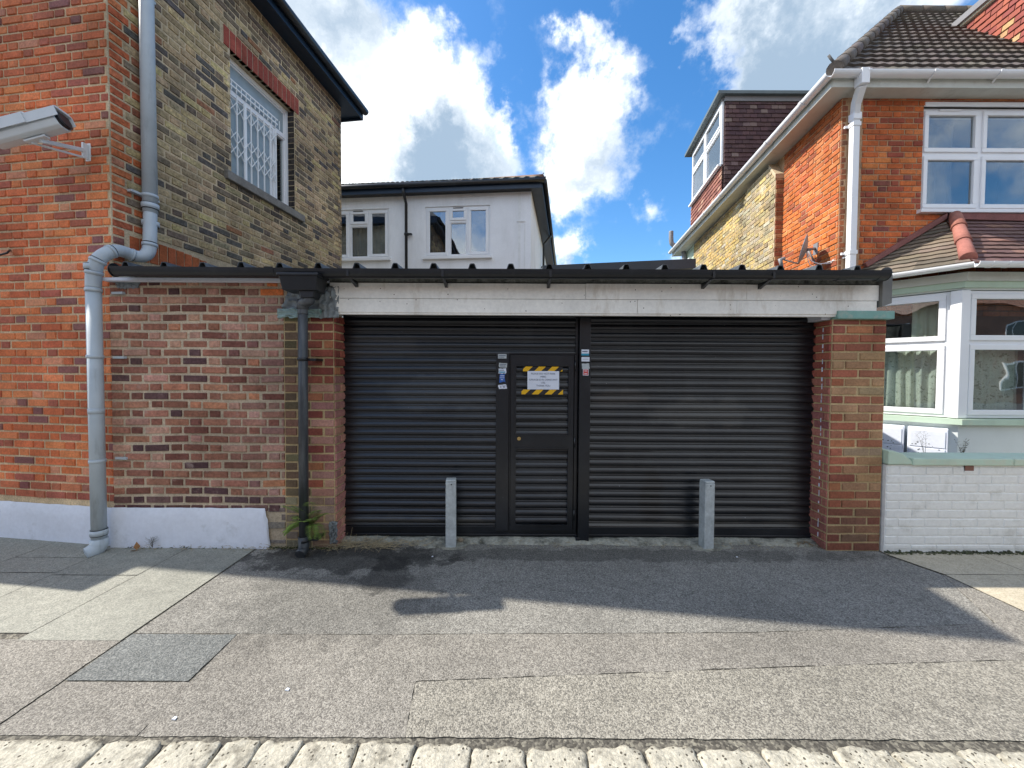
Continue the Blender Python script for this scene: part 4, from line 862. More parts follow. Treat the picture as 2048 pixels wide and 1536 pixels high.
sticker(1163, 699, 1178, 711, YQ, PAPER, 'white and teal sticker topmost on the black centre post', [(-1, 1, -1, -.35, TEAL), (-.8, .6, .2, .5, INK)], seed=6)
sticker(1163, 714, 1179, 723, YQ, PAPER, 'plain white sticker second from the top on the centre post', [(-.7, .7, -.1, .1, GRYP)], seed=7)
sticker(1164, 727, 1179, 738, YQ, GRYP, 'pale grey sticker above the red one on the centre post', (), rot=.06, torn=.07, seed=8)
sticker(1166, 738, 1177, 751, YQ, PAPER, 'red and white sticker lowest on the black centre post', [(-.85, .85, -.85, .85, REDP), (-.5, .5, .3, .5, PAPER), (-.5, .5, -.6, -.4, PAPER)], seed=9)

# ------------------------------------------------------------------ bollards
def bollard(px, label):
    t = empty('steel_bollard', (at(px, 1090, 3.33).x, 3.33, 0), label, 'bollard', 'square steel bollards in front of the shutters')
    x = t.location.x; w = .045; yaw = .12
    def rot(dx, dy): return (x + dx * cos(yaw) - dy * sin(yaw), 3.33 + dx * sin(yaw) + dy * cos(yaw))
    m = M(); q = [rot(-w, -w), rot(w, -w), rot(w, w), rot(-w, w)]; q2 = [rot(-w * .93, -w * .93), rot(w * .93, -w * .93), rot(w * .93, w * .93), rot(-w * .93, w * .93)]
    m.box8([(a, b, .01) for a, b in q] + [(a, b, .585) for a, b in q]); m.box8([(a, b, .585) for a, b in q] + [(a, b, .605) for a, b in q2]); obj('post', m, STL, t, bevel=.007)
    m = M(); a = rot(.004, -w - .001); m.tube([(a[0], a[1], .565), (a[0], a[1] + .004, .565)], .006, 10); obj('bolt_hole', m, BLP, t)
    m = M(); n = 18; ring_ = []
    for i in range(n): an = 2 * pi * i / n; rr = .10 + .03 * mnoise.noise(Vector((cos(an) * 2, sin(an) * 2, px))); ring_.append((x + rr * 1.3 * cos(an), 3.34 + rr * .7 * sin(an)))
    m.prism([(a, b, .001) for a, b in ring_], (0, 0, .018)); obj('footing', m, CONC, t)
bollard(902, 'square grey steel bollard in front of the left shutter')
bollard(1412, 'square grey steel bollard in front of the right shutter')

# ------------------------------------------------------------------ rendered building behind
RB = Fr(.42, 9.0, 1, -.09); RBS = Fr(.42, 9.0, .150, 1)
D = empty('rendered_building', (.42, 9.0, 0), 'pale rendered two storey building behind the garage with dark eaves and white windows', 'building')
TOPZ = 5.74
w2a = RB.uz(850, 414); w2b = RB.uz(980, 511); w1b = RB.uz(778, 514); w1a = RB.uz(652, 420)
H2 = (w2a[0], w2b[0], w2b[1], w2a[1]); H1 = (w1a[0], w1b[0], w2b[1] + .0, w2a[1] - .0)
m = M(); backing(m, RB, -8, 0, 0, TOPZ, holes=[H1, H2], th=.25, mi=0); obj('front_wall', m, REND, D)
m = M(); backing(m, RBS, 0.0, 7.0, 0, TOPZ, th=.25, mi=0); backing(m, Fr(*RBS.P(7, 0)[:2], *(-RB.u)[:2]), 0, 8, 0, TOPZ, mi=0); obj('side_wall', m, REND, D)
m = M(); m.fb(RB, -.30, -.24, 2.5, TOPZ - .02, 0, .006); m.fb(RB, -.16, -.13, 2.5, 5.0, 0, .005); m.fb(RB, -.32, -.14, 5.05, 5.08, 0, .02); obj('render_patch', m, mat('render patch', (.78, .79, .78), var=.08, vscale=8, bump=.4), D)
for H, nm in ((H2, 0), (H1, 1)):
    window(RB, *H, D, [(0, .36, 0, 1, True), (.36, .66, 0, .72, False), (.36, .66, .72, 1, True), (.66, 1, 0, 1, True)] if nm == 0 else [(0, .36, 0, 1, True), (.36, .68, 0, .70, False), (.36, .68, .70, 1, True), (.68, 1, 0, 1, True)], out=-.03, fr=.045, sash=.06, glass=GLSd, sill=(.05, .07, .07, UPVC), depth=1.2)
    m = M(); u = H[0] + (H[1] - H[0]) * .51; m.fb(RB, u - .12, u + .12, H[3] - .05, H[3] - .035, -.03, -.005); obj('trickle_vent', m, BLP, D)
m = M()
def rbp(u, v, z): return RB.o + RB.u * u + RBS.u * v + Vector((0, 0, z))
sf = [rbp(-8, -.20, TOPZ), rbp(.26, -.20, TOPZ), rbp(.26, 7.4, TOPZ), rbp(-8, 7.4, TOPZ)]; m.prism(sf, (0, 0, .02)); obj('soffit', m, BLP, D)
m = M(); m.beam(sf[0] + Vector((0, 0, .06)), sf[1] + Vector((0, 0, .06)), .03, .16); m.beam(sf[1] + Vector((0, 0, .06)), sf[2] + Vector((0, 0, .06)), .03, .16); obj('fascia', m, NAVY, D)
m = M(); g = Vector((0, 0, .13)); m.tube([sf[0] + g - RBS.u * .06, sf[1] + g - RBS.u * .06 + RB.u * .06], .055, 10); m.tube([sf[1] + g + RB.u * .06, sf[2] + g + RB.u * .06], .055, 10); obj('gutter', m, BLP, D)
RP0v = sf[0] + Vector((0, 0, .17)); Un = RB.u; Vv = (RBS.u * 1 + Vector((0, 0, .50))).normalized(); Nn = Un.cross(Vv).normalized()
m = M(); roof_rows(m, RP0v, Un, Vv, Nn, lambda v: 0, lambda v: 8.35 - v * .8, 3.6, .3, [(3, (.10, .10, .075)), (2, (.08, .08, .065)), (1, (.16, .12, .085))], wave=.045, pitch=.24, step=.03, thick=.06)
a = sf[1] + Vector((0, 0, .17)); b = sf[2] + Vector((0, 0, .17)); c = RP0v + Un * (8.35 - 2.9) + Vv * 3.6
m.q([a, b, c + RBS.u * 1.5, c], (.12, .10, .08)); obj('roof', m, TILE, D, col=True)
m = M(); h0 = sf[1] + Vector((0, 0, .20)); h1 = h0 + (c - h0) * .98
m.tube([h0.lerp(h1, i / 12) for i in range(13)], .075, 10, (.20, .12, .085)); m.tube([h0 + Vector((.0, 0, .05)), h0 + Vector((.04, 0, .11))], .012, 6, (.1, .1, .1)); obj('hip_tiles', m, TILC, D, col=True)
for F_, u, nm in ((RB, RB.uz(815, 450)[0], 1), (RBS, 3.0, 0)):
    m = M(); pts = [F_.P(u - .02, TOPZ + .1, .25) if nm else F_.P(u, TOPZ + .05, .33), F_.P(u, TOPZ - .05, .24), F_.P(u, TOPZ - .22, .09), F_.P(u, 1.5, .07)]
    m.tube(pts, .034, 10); p_ = obj('downpipe', m, BLP, D)
    m = M(); m.tube([F_.P(u, TOPZ - .95, .07), F_.P(u, TOPZ - .90, .07)], .055, 10); m.fb(F_, u, u + .13, TOPZ - .94, TOPZ - .91, .03, .1); obj('pipe_bracket', m, BLP, p_)
m = M(); m.fb(RBS, 1.2, 1.24, 3.5, 4.2, 0, .03); m.fb(RBS, .55, .58, 3.5, 4.05, 0, .03); obj('conduit', m, UPVCs, D)
AC = RBS.P(4.8, 4.62, .03)
m = M(); m.fb(RBS, 4.3, 5.1, 4.55, 5.02, .03, .36); ac = obj('air_conditioner', m, UPVC, None, 'small white air conditioning unit on the far side wall of the rendered building', 'air conditioner', bevel=.01)
m = M(); m.fb(RBS, 4.296, 4.299, 4.62, 4.78, .1, .3); m.tube([RBS.P(4.6, 4.78, .36), RBS.P(4.6, 4.78, .365)], .17, 20); obj('grille', m, BLP, ac)

for H in (H1, H2):
    m = M(); u0_ = H[0] + (.36 if H is H1 else .0) * (H[1] - H[0]); u1_ = H[1] if H is H1 else H[0] + .5
    n_ = 60; a_, b_ = (u0_, u1_)
    for i in range(n_):
        p0_ = a_ + (b_ - a_) * i / n_; p1_ = a_ + (b_ - a_) * (i + 1) / n_; w0 = .02 * sin(i * .9); w1_ = .02 * sin((i + 1) * .9); m.q([RB.P(p0_, H[2], -.25 + w0), RB.P(p1_, H[2], -.25 + w1_), RB.P(p1_, H[3] - (.3 if H is H1 else 0), -.25 + w1_), RB.P(p0_, H[3] - (.3 if H is H1 else 0), -.25 + w0)], sm=True)
    obj('curtain', m, mat('voile', (.42, .45, .42) if H is H1 else (.20, .16, .14), var=.1), None, 'pale voile curtain in the left window of the rendered building' if H is H1 else 'brown curtain in the right window of the rendered building', 'curtain')
# houses over the road, seen only as reflections
TE = empty('terrace_house', (0, -13, 0), 'brick terrace across the road behind the viewer', 'house')
m = M(); m.box(-60, 60, -23, -15, -.1, 6.0); m.prism([(-60, -14.7, 6.0), (-60, -23.3, 6.0), (-60, -19, 9.2)], (120, 0, 0)); obj('wall', m, mat('terrace brick', (.28, .15, .10), var=.25, vscale=2), TE)
for i in range(20):
    x_ = -36 + i * 3.7
    for z0_, z1_ in ((.8, 2.4), (3.4, 4.9)): m = M(); m.box(x_, x_ + 1.7, -15.0, -14.93, z0_, z1_); m2 = obj('window', m, UPVC, TE); m = M(); m.box(x_ + .08, x_ + .8, -14.95, -14.92, z0_ + .08, z1_ - .08); m.box(x_ + .9, x_ + 1.62, -14.95, -14.92, z0_ + .08, z1_ - .08); obj('pane', m, mat('dark glazing', (.03, .04, .05), rough=.1, var=0), m2)

# dark flat roof of another shed behind the garage
Z = empty('flat_roof_shed', (2.0, 6.9, 0), 'dark flat roofed shed just behind the garage roof', 'shed')
a = at(1085, 534, 7.0); b = at(1392, 517, 6.9)
m = M(); m.prism([(a.x, 6.9, a.z - .17), (b.x, 6.9, b.z - .17), (b.x, 6.9, b.z), (a.x, 6.9, a.z)], (0, 3.0, 0)); obj('roof', m, mat('dark fascia', (.03, .04, .05), rough=.5, var=.1), Z)
m = M(); m.box(a.x + .1, b.x - .05, 7.0, 9.8, 0, a.z - .17); obj('wall', m, CONC, Z)

# ------------------------------------------------------------------ right hand house
HF = Fr(4.36, 5.2, 1, 0); HS = Fr(4.36, 5.2, -.135, -1); EZ = 5.20
Hh = empty('brick_house', (4.36, 5.2, 0), 'orange brick house on the right with white gutters, tiled hipped roof and bay window', 'house')
def pal_rh(u, z, r):
    c = pick(RHO, r)
    if 0 <= u < .12: c = mixc(c, (.16, .09, .05), .5)
    return c
def pal_rs(u, z, r):
    c = pick([(6, (.52, .15, .04)), (3, (.46, .12, .04)), (1.2, (.32, .09, .045)), (2, (.56, .20, .07))], r)
    if z > 4.5: c = mixc(c, (.3, .09, .05), .3)
    return c
UW = (HF.uz(1845, 300)[0], HF.uz(1845, 300)[0] + 2.35, HF.uz(1900, 421)[1], HF.uz(1900, 214)[1])
m = M(); bricks(m, HF, 0, 4.8, 2.3, EZ, pal_rh, holes=[UW], gain=1.3, seed=41, prot=.003, wob=.003, mo=.011); backing(m, HF, .055, 6, 0, EZ, holes=[UW, (.45, 3.5, 0.3, 2.7)], th=.25); obj('front_wall', m, [BR, MOr], Hh, 'orange brick front wall', col=True)
m = M(); bricks(m, HS, -1.34, 0, 2.2, EZ, pal_rs, gain=1.05, seed=42, prot=.004, wob=.003, mo=.012); backing(m, HS, -6.9, 0, 0, EZ, th=.25, out=-.001)
obj('side_wall', m, [BR, MOr], Hh, 'bright orange brick side wall', col=True)
def pal_ls(u, z, r):
    c = pick(LST, r)
    if u > -2.6 and z > 3.6 and r.random() < .6: c = mixc(c, (.34, .31, .22), .5)
    if u < -3.0 and r.random() < .5: c = mixc(c, (.60, .40, .12), .5)
    return c
HSs = Fr(HS.P(0, 0, .13).x, HS.P(0, 0, .13).y, HS.u.x, HS.u.y)
def tf(zc):
    lo = -2.66; hi = -1.34
    if zc > 4.85: hi = -1.34 - (zc - 4.85) * .8; lo = -2.66 + (zc - 4.6) * .5
    elif zc > 4.4: lo = -2.66 + (zc - 4.4) * .5
    return [(lo, hi)] if hi > lo + .1 else []
m = M(); bricks(m, HSs, -2.66, -1.34, 2.2, 5.12, pal_ls, gain=1, seed=43, prot=.006, wob=.006, mo=.013, topf=tf); m.fb(HSs, -2.64, -1.345, 0, 4.4, -.13, 0, mi=1); m.prism([HSs.P(-2.62, 4.4), HSs.P(-1.345, 4.4), HSs.P(-1.345, 4.86), HSs.P(-1.55, 5.12), HSs.P(-2.36, 5.12)], -HSs.n * .13, mi=1)
m.prism([HSs.P(-1.33, 4.82, .01), HSs.P(-1.33, 4.90, .01), HSs.P(-1.56, 5.17, .01), HSs.P(-1.56, 5.12, .01)], -HSs.n * .14, (.3, .29, .24), mi=1)
RT = Fr(*HSs.P(-1.34, 0, 0)[:2], *(-HSs.n)[:2]); 
bricks(m, RT, 0, .13, 2.2, 4.82, lambda u, z, r: pick([(2, (.20, .09, .05)), (1, (.26, .17, .09))], r), seed=46, bond='s', L=.26)
obj('chimney_breast', m, [BRs, MOs], Hh, 'projecting yellow stock brick breast with a sloped mortar cap', col=True)
HSt = Fr(HS.P(0, 0, .035).x, HS.P(0, 0, .035).y, HS.u.x, HS.u.y)
m = M(); bricks(m, HSt, -5.75, -2.6, 2.2, EZ - .05, pal_ls, gain=1, seed=44, prot=.005, wob=.005, mo=.013); m.fb(HSt, -5.75, -2.6, 0, EZ - .02, -.034, 0, mi=1); obj('stock_brick_wall', m, [BRs, MOs], Hh, 'yellow stock brick rear part of the side wall', col=True)
m = M(); m.fb(HS, -6.9, -5.75, 0, EZ - .01, 0, .02); obj('rear_end_wall', m, MINT, Hh)
window(Fr(*HS.P(0, 0, .13)[:2], HS.u.x, HS.u.y), -6.6, -6.0, 3.6, 4.9, Hh, [(0, 1, 0, 1, True)], out=-.04, room=False)
# upper window
window(HF, *UW, Hh, [(0, .333, 0, .56, True), (.333, .666, 0, .56, True), (.666, 1, 0, .56, True), (0, .333, .56, 1, True), (.333, .666, .56, 1, True), (.666, 1, .56, 1, True)], out=-.03, fr=.04, sash=.055, sill=(.06, .05, .07, UPVC), glass=GLS, depth=1.0)
m = M(); m.fb(HF, UW[0] + .22, UW[0] + .50, UW[3] - .045, UW[3] - .03, -.03, .0); m.fb(HF, UW[0], UW[1], UW[3], UW[3] + .05, -.05, .022); obj('window_head', m, UPVC, Hh)
curtain(HF, UW[0] + .1, UW[0] + .75, UW[2] + .05, UW[3] - .05, -.30, mat('grey blind', (.16, .17, .19), var=.1), 'dim grey curtain behind the left upstairs pane of the orange house', folds=4)
# eaves
E0 = HF.P(-.30, 0, .20); E1 = HF.P(6, 0, .20); E2 = HS.P(-6.35, 0, .31)
def zz(p, z): return Vector((p.x, p.y, z))
m = M(); m.prism([zz(E0, EZ - .0), zz(E1, EZ), zz(HF.P(6, 0, -.1), EZ), zz(HF.P(0.1, 0, -.1), EZ)], (0, 0, .02)); m.prism([zz(E0, EZ + .001), zz(HF.P(.1, 0, -.1), EZ + .001), zz(HS.P(-6.9, 0, -.1), EZ + .001), zz(HS.P(-6.9, 0, .31), EZ + .001)], (0, 0, .02))
for i in range(40): pass
sof = obj('soffit', m, UPVCs, Hh)
m = M(); E2 = HS.P(-6.9, 0, .31); m.beam(zz(E0, EZ + .055), zz(E1, EZ + .055), .02, .13); m.beam(zz(E0, EZ + .056), zz(E2, EZ + .056), .02, .13); obj('fascia', m, UPVCs, Hh)
m = M(); q = Vector((0, -.07, 0)); q2 = HS.n * .07; gz2 = EZ + .135; C_ = zz(E0, gz2) + q + q2; gutter(m, [zz(E1, gz2) + q, C_], .062, .95); gutter(m, [C_, zz(E2, gz2) + q2], .062, .95); gt = obj('gutter', m, UPVC, Hh, 'white gutter')
for i in range(7):
    p = zz(E0, EZ + .13) + Vector((.35 + i * .82, -.07, 0)); m = M(); gutter(m, [p, p + Vector((.035, 0, 0))], .068, .95); m.beam(p + Vector((.01, .0, -.06)), p + Vector((.06, .12, -.1)), .02, .012); obj('gutter_bracket', m, UPVC, gt)
for i in range(8):
    p = (zz(E0, EZ + .13) + q2).lerp(zz(E2, EZ + .13) + q2, .06 + i * .13); dd = (E2 - E0).normalized(); m = M(); gutter(m, [p, p + dd * .05], .067, .95); obj('gutter_bracket', m, UPVC, gt)
# roof
SL = 1.17; vn = sqrt(1 + SL * SL); P0 = zz(E0, EZ + .16) + Vector((0, -.03, 0)); Vv = Vector((0, 1, SL)) / vn; Nn = Vector((0, -SL, 1)) / vn
m = M(); roof_rows(m, P0, Vector((1, 0, 0)), Vv, Nn, lambda v: .806 * v * .99, lambda v: 7.5, 4.54, .262, [(4, (.115, .095, .08)), (3, (.10, .083, .07)), (2, (.13, .11, .09))], seed=5, wave=.011, pitch=.15, step=.034, thick=.036)
AP = P0 + Vector((3.66, 2.95, 2.95 * SL)); bk = P0 + Vector((3.9 + .85, 9.0, 0)); 
m.q([P0 + Vector((0, 0, -.01)), AP, AP + Vector((.6, 3, 0)), zz(E2, EZ + .15)], (.10, .085, .07)); m.q([AP, AP + Vector((4, 0, 0)), AP + Vector((4, 4, -4)), AP + Vector((0, 4, -4))], (.1, .085, .07))
obj('roof', m, TILE, Hh, 'brown concrete tiled roof', col=True)
m = M(); a, b = P0 + Vector((0, 0, .04)), AP + Vector((0, 0, .04)); n = 12
for i in range(n): m.tube([a.lerp(b, i / n), a.lerp(b, (i + 1) / n)], [.088, .082], 12, jit((.13, .11, .09), .15))
a, b = b, AP + Vector((2.6, 0, .04)); n = 6
for i in range(n): m.tube([a.lerp(b, i / n), a.lerp(b, (i + 1) / n)], [.088, .084], 12, jit((.13, .11, .09), .15))
m.tube([P0 + Vector((-.02, -.02, .1)), P0 + Vector((-.05, 0, .17)), P0 + Vector((-.08, 0, .21))], .016, 8, (.12, .12, .12)); obj('hip_tiles', m, TILC, Hh, 'mossy hip and ridge tiles', col=True)
# front dormer cheek (tile hung)
CH = Fr(7.85, 6.93, -.09, -1); zt = 7.62
def cheek_top(z): return [(max(0, 1.95 - (z - 5.33) / 1.17), 1.5)]
m = M(); bricks(m, CH, 0, 1.5, 5.9, zt, lambda u, z, r: pick([(3, (.30, .08, .05)), (2, (.24, .06, .045)), (1.2, (.45, .27, .13))], r), bond='s', L=.165, course=.10, mo=.004, tilt=.016, dep=.006, seed=61, topf=cheek_top, edge=.001, gain=1)
m.prism([CH.P(0, 7.6, 0), CH.P(1.5, 5.85, 0), CH.P(1.5, zt, 0)], -CH.n * .1, (.1, .05, .04)); dm = obj('dormer', m, [TILC, TILC], Hh, 'red tile hung dormer cheek on the front roof slope', col=True)
m = M(); m.fb(CH, -.05, 1.65, zt + .035, zt + .14, -1.2, .10); obj('dormer_roof', m, LNK, dm)
m = M(); m.fb(CH, -.03, 1.6, zt - .0, zt + .035, -.1, .05); obj('dormer_trim', m, CREAM, dm)
m = M(); a = CH.P(0, 7.6, .04); b = CH.P(1.5, 5.85, .04); m.beam(a, b, .06, .02); obj('flashing', m, UPVCs, dm)
# rear dormer
d0 = at(1445, 300, 9.1); DFr = Fr(d0.x, 9.1, 1, 0); DSs = Fr(d0.x, 9.1, -.150, -1)
dz = 7.98
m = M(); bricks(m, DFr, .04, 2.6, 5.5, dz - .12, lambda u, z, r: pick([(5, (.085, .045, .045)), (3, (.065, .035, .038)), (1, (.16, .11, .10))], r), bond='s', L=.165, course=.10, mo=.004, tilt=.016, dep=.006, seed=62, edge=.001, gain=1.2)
bricks(m, DSs, -2.3, 0, 5.2, 6.42, lambda u, z, r: pick([(4, (.26, .10, .07)), (3, (.20, .075, .055)), (1, (.38, .22, .15))], r), bond='s', L=.165, course=.10, mo=.004, tilt=.016, dep=.006, seed=63, edge=.001, gain=1)
m.fb(DFr, .03, 2.8, 5.2, dz - .1, -.1, 0, (.05, .03, .03)); m.fb(DSs, -2.3, -.03, 5.2, 6.42, -.1, 0, (.05, .03, .03)); m.fb(DSs, -2.3, -2.25, 6.42, dz - .1, -.1, 0, (.05, .03, .03))
rd = obj('dormer', m, [TILC, TILC], Hh, 'dark tile hung flat roofed dormer at the rear of the roof', col=True)
m = M(); m.box8([tuple(DSs.P(-2.5, dz, .16)), tuple(DSs.P(.14, dz, .16)), (d0.x + 2.9, 8.98, dz), (d0.x + 2.9, 11.5, dz), tuple(DSs.P(-2.5, dz + .07, .16)), tuple(DSs.P(.14, dz + .07, .16)), (d0.x + 2.9, 8.98, dz + .07), (d0.x + 2.9, 11.5, dz + .07)]); obj('dormer_roof', m, mat('slate green trim', (.10, .13, .14), rough=.5), rd)
m = M(); m.fb(DFr, .02, 2.7, dz - .11, dz, -.05, .03); m.fb(DSs, -2.25, -.02, dz - .08, dz, -.05, .02); obj('dormer_trim', m, LNK, rd)
window(DSs, -2.22, -.03, 6.45, dz - .085, rd, [(0, .5, 0, .62, True), (.5, 1, 0, .62, False), (0, .5, .62, 1, True), (.5, 1, .62, 1, True)], out=.02, fr=.06, sash=.05, sill=(.03, .05, .10, UPVC), glass=GLSd, depth=.10, rm=0)
# vent pipe at the far end
p = at(1350, 485, 11.6); m = M(); m.tube(smooth([p + Vector((-.12, 0, .33)), p + Vector((-.12, 0, .05)), p + Vector((-.08, 0, -.08)), p + Vector((.2, .0, -.16)), p + Vector((.3, 0, -.3)), p + Vector((.3, 0, -2.2))]), .065, 12); obj('vent_pipe', m, LNK, Hh)
# white square downpipe
m = M(); u = .115; Pp = HF.P
for a, b in (((u, 4.92, .07), (u, 2.2, .07)),): m.beam(Pp(*a), Pp(*b), .085, .07, up=(0, 1, 0))
m.beam(Pp(u, 4.93, .07), Pp(u - .05, 5.05, .14), .085, .07, up=(1, 0, 0)) ; m.beam(Pp(u - .045, 5.04, .135), Pp(u - .10, 5.17, .27), .085, .08, up=(1, 0, 0)); m.box(HF.P(u, 0).x - .15, HF.P(u, 0).x - .05, 4.87, 4.985, EZ - .04, EZ + .15); m.fb(HF, u - .052, u + .052, 4.86, 4.95, .028, .118)
dp2 = obj('downpipe', m, UPVC, Hh, 'white square downpipe on the house corner', bevel=.005)
for z in (4.78, 3.12): m = M(); m.fb(HF, u - .05, u + .05, z, z + .05, .025, .113); m.fb(HF, u - .09, u - .05, z + .01, z + .04, 0, .03); obj('pipe_bracket', m, UPVC, dp2)
# bay window
BX0 = 4.62; BL = Fr(BX0, 5.2, .62, -.70); BLL = sqrt(.62**2 + .7**2); BF = Fr(BX0 + .62, 4.5, 1, 0); BZ0, BZ1 = 1.03, 2.52
bay = M(); bay.fb(BL, 0, BLL, 0, .96, -.2, 0); bay.fb(BF, 0, 3.2, 0, .955, -.2, 0); bay.fb(BL, 0, BLL, BZ1 + .01, 2.72, -.2, .0); bay.fb(BF, 0, 3.2, BZ1 + .008, 2.718, -.2, .0)
by = obj('bay', bay, mat('cream painted render', (.66, .70, .68), var=.05), Hh, 'cream and white bay')
m = M(); m.fb(BL, -.05, BLL + .03, .955, 1.02, -.1, .06); m.fb(BF, -.03, 3.2, .954, 1.021, -.1, .06); m.fb(BL, -.02, BLL + .015, BZ1 + .03, 2.62, 0, .03); m.fb(BF, -.012, 3.2, BZ1 + .03, 2.62, 0, .03); obj('bay_trim', m, MINT, by, 'pale mint painted sill and band')
m = M(); m.fb(BL, -.02, BLL + .03, 2.62, 2.72, 0, .05); m.fb(BF, -.02, 3.2, 2.621, 2.721, 0, .05); obj('bay_fascia', m, UPVCs, by)
m = M(); c = BF.P(0, 0); m.prism([(c.x - .075, c.y + .06, BZ0), (c.x - .03, c.y - .02, BZ0), (c.x + .075, c.y - .02, BZ0), (c.x + .075, c.y + .1, BZ0)], (0, 0, BZ1 - BZ0)); obj('corner_post', m, UPVC, by, bevel=.006)
window(BL, .02, BLL - .09, BZ0, BZ1, by, [(0, 1, 0, .60, True), (0, 1, .60, 1, True)], out=-.02, fr=.035, sash=.06, room=False)
window(BF, .08, .92, BZ0, BZ1, by, [(0, 1, 0, .60, True), (0, 1, .60, 1, True)], out=-.02, fr=.035, sash=.06, room=False)
window(BF, .93, 2.2, BZ0, BZ1, by, [(0, 1, 0, .60, True), (0, 1, .60, 1, True)], out=-.02, fr=.035, sash=.06, room=False)
m = M(); m.box(4.72, 12.5, 7.2, 7.3, 0, 2.9); m.box(4.66, 4.72, 5.46, 7.2, 0, 2.9); m.box(12.4, 12.5, 4.8, 7.2, 0, 2.9); m.box(4.72, 12.4, 5.46, 7.2, 2.80, 2.86); m.box(4.72, 12.4, 5.46, 7.2, .3, .35)
m.prism([(4.66, 5.45, 2.724), (5.26, 4.56, 2.724), (8.4, 4.56, 2.724), (8.4, 5.45, 2.724)], (0, 0, .02)); m.prism([(4.66, 5.45, .90), (5.26, 4.72, .90), (8.4, 4.72, .90), (8.4, 5.45, .90)], (0, 0, .02)); m.box(8.4, 8.5, 4.5, 5.45, 0, 2.74); obj('room_lining', m, DARK, by)
curtain(BL, .10, BLL - .13, BZ0 + .02, BZ0 + .86, -.17, LACE, 'patterned net curtain hanging in the angled side of the bay window', folds=7, amp=.022)
curtain(BL, .52, BLL - .12, BZ0 + .02, BZ1 - .03, -.24, CREAM, 'plain cream curtain drawn beside the corner post of the bay', folds=3, amp=.03, taper=.15)
curtain(BF, .12, .90, BZ0 + .02, BZ0 + .86, -.17, LACE, 'patterned net curtain in the front face of the bay window', folds=8, amp=.02)
# bay roof
Ea, Eb, Ec = Vector((4.45, 5.2, 2.80)), Vector((5.13, 4.34, 2.80)), Vector((9.0, 4.34, 2.80)); Ta, Tb = Vector((5.78, 5.2, 3.60)), Vector((9.0, 5.2, 3.60))
def slope(m, A, Bq, T, umaxf, uminf, vl, pal, seed):
    U = (Bq - A).normalized(); w_ = T - A; Vp = (w_ - U * w_.dot(U)); vl_ = Vp.length; Vp.normalize(); N_ = U.cross(Vp); N_ = N_ if N_.z > 0 else -N_
    roof_rows(m, A, U, Vp, N_, uminf(U, Vp, vl_), umaxf(U, Vp, vl_), vl_ - .01, .105, pal, seed=seed, wave=.004, pitch=.165, step=.02, thick=.024)
CP = [(4, (.15, .085, .075)), (3, (.12, .065, .06)), (1, (.22, .12, .09))]
m = M()
slope(m, Eb, Ec, Ta, lambda U, V, L_: (lambda v: 3.9), lambda U, V, L_: (lambda v: (Ta - Eb).dot(U) * v / L_), 0, CP, 3)
Ll = (Eb - Ea).length
slope(m, Ea, Eb, Ta, lambda U, V, L_: (lambda v: Ll + ((Ta - Ea).dot(U) - Ll) * v / L_), lambda U, V, L_: (lambda v: ((Ta - Ea).dot(U)) * v / L_), 0, [(4, (.17, .135, .10)), (2, (.12, .10, .075))], 4)
br = obj('bay_roof', m, TILC, Hh, 'small hipped tiled roof over the bay', col=True)
m = M(); a, b = Ta + Vector((.02, -.10, .03)), Eb + Vector((.02, .04, .05)); n = 3
for i in range(n): m.tube([a.lerp(b, i / n), a.lerp(b, (i + .98) / n)], [.060, .072], 14, jit((.33, .13, .095), .1))
obj('hip_tiles', m, TILC, br, 'red clay hip tiles', col=True)
m = M(); m.beam(Ea + Vector((.25, -.03, .19)), Ta + Vector((0, -.03, .06)), .05, .06, col=(.24, .10, .085)); m.beam(Ta + Vector((-.03, -.03, .05)), Tb + Vector((0, -.03, -.02)), .05, .09, col=(.22, .085, .075)); obj('abutment', m, TILC, br, col=True)
m = M(); gutter(m, [Ea + Vector((-.02, -.05, -.02)), Eb + Vector((-.03, -.06, -.02)), Ec + Vector((0, -.06, -.02))], .055, 1.0); g2 = obj('gutter', m, UPVC, br, 'white gutter round the bay')
for k in (.3, .12, .9): m = M(); p = Eb + Vector((k, -.06, -.02)); gutter(m, [p, p + Vector((.03, 0, 0))], .06, 1.0); obj('gutter_bracket', m, UPVC, g2)
# meter boxes below the bay sill
for k, (u0, u1, lab) in enumerate(((.02, .50, 'white meter box below the angled bay sill, beside the brick pillar'), (.53, .86, 'white meter box below the bay sill, nearer the bay corner'))):
    t = empty('meter_box', BL.P(u0, 0, .0), lab, 'meter box', 'meter boxes below the bay')
    m = M(); m.fb(BL, u0, u1, .30, .90, .0, .16); obj('cabinet', m, WPL, t, bevel=.006); m = M(); m.fb(BL, u0 + .02, u1 - .02, .33, .66, .16, .168); m.fb(BL, u0 + .02, u1 - .02, .675, .87, .16, .168); obj('lid', m, WPL, t, bevel=.003)
    r = random.Random(k); m = M()
    for i in range(14): a = r.uniform(u0 + .03, u1 - .03); z = r.uniform(.56, .72); s_ = r.uniform(.004, .012); m.fb(BL, a, a + s_ * 1.3, z, z + s_, .168, .170)
    obj('peeled_spot', m, BLP, t)

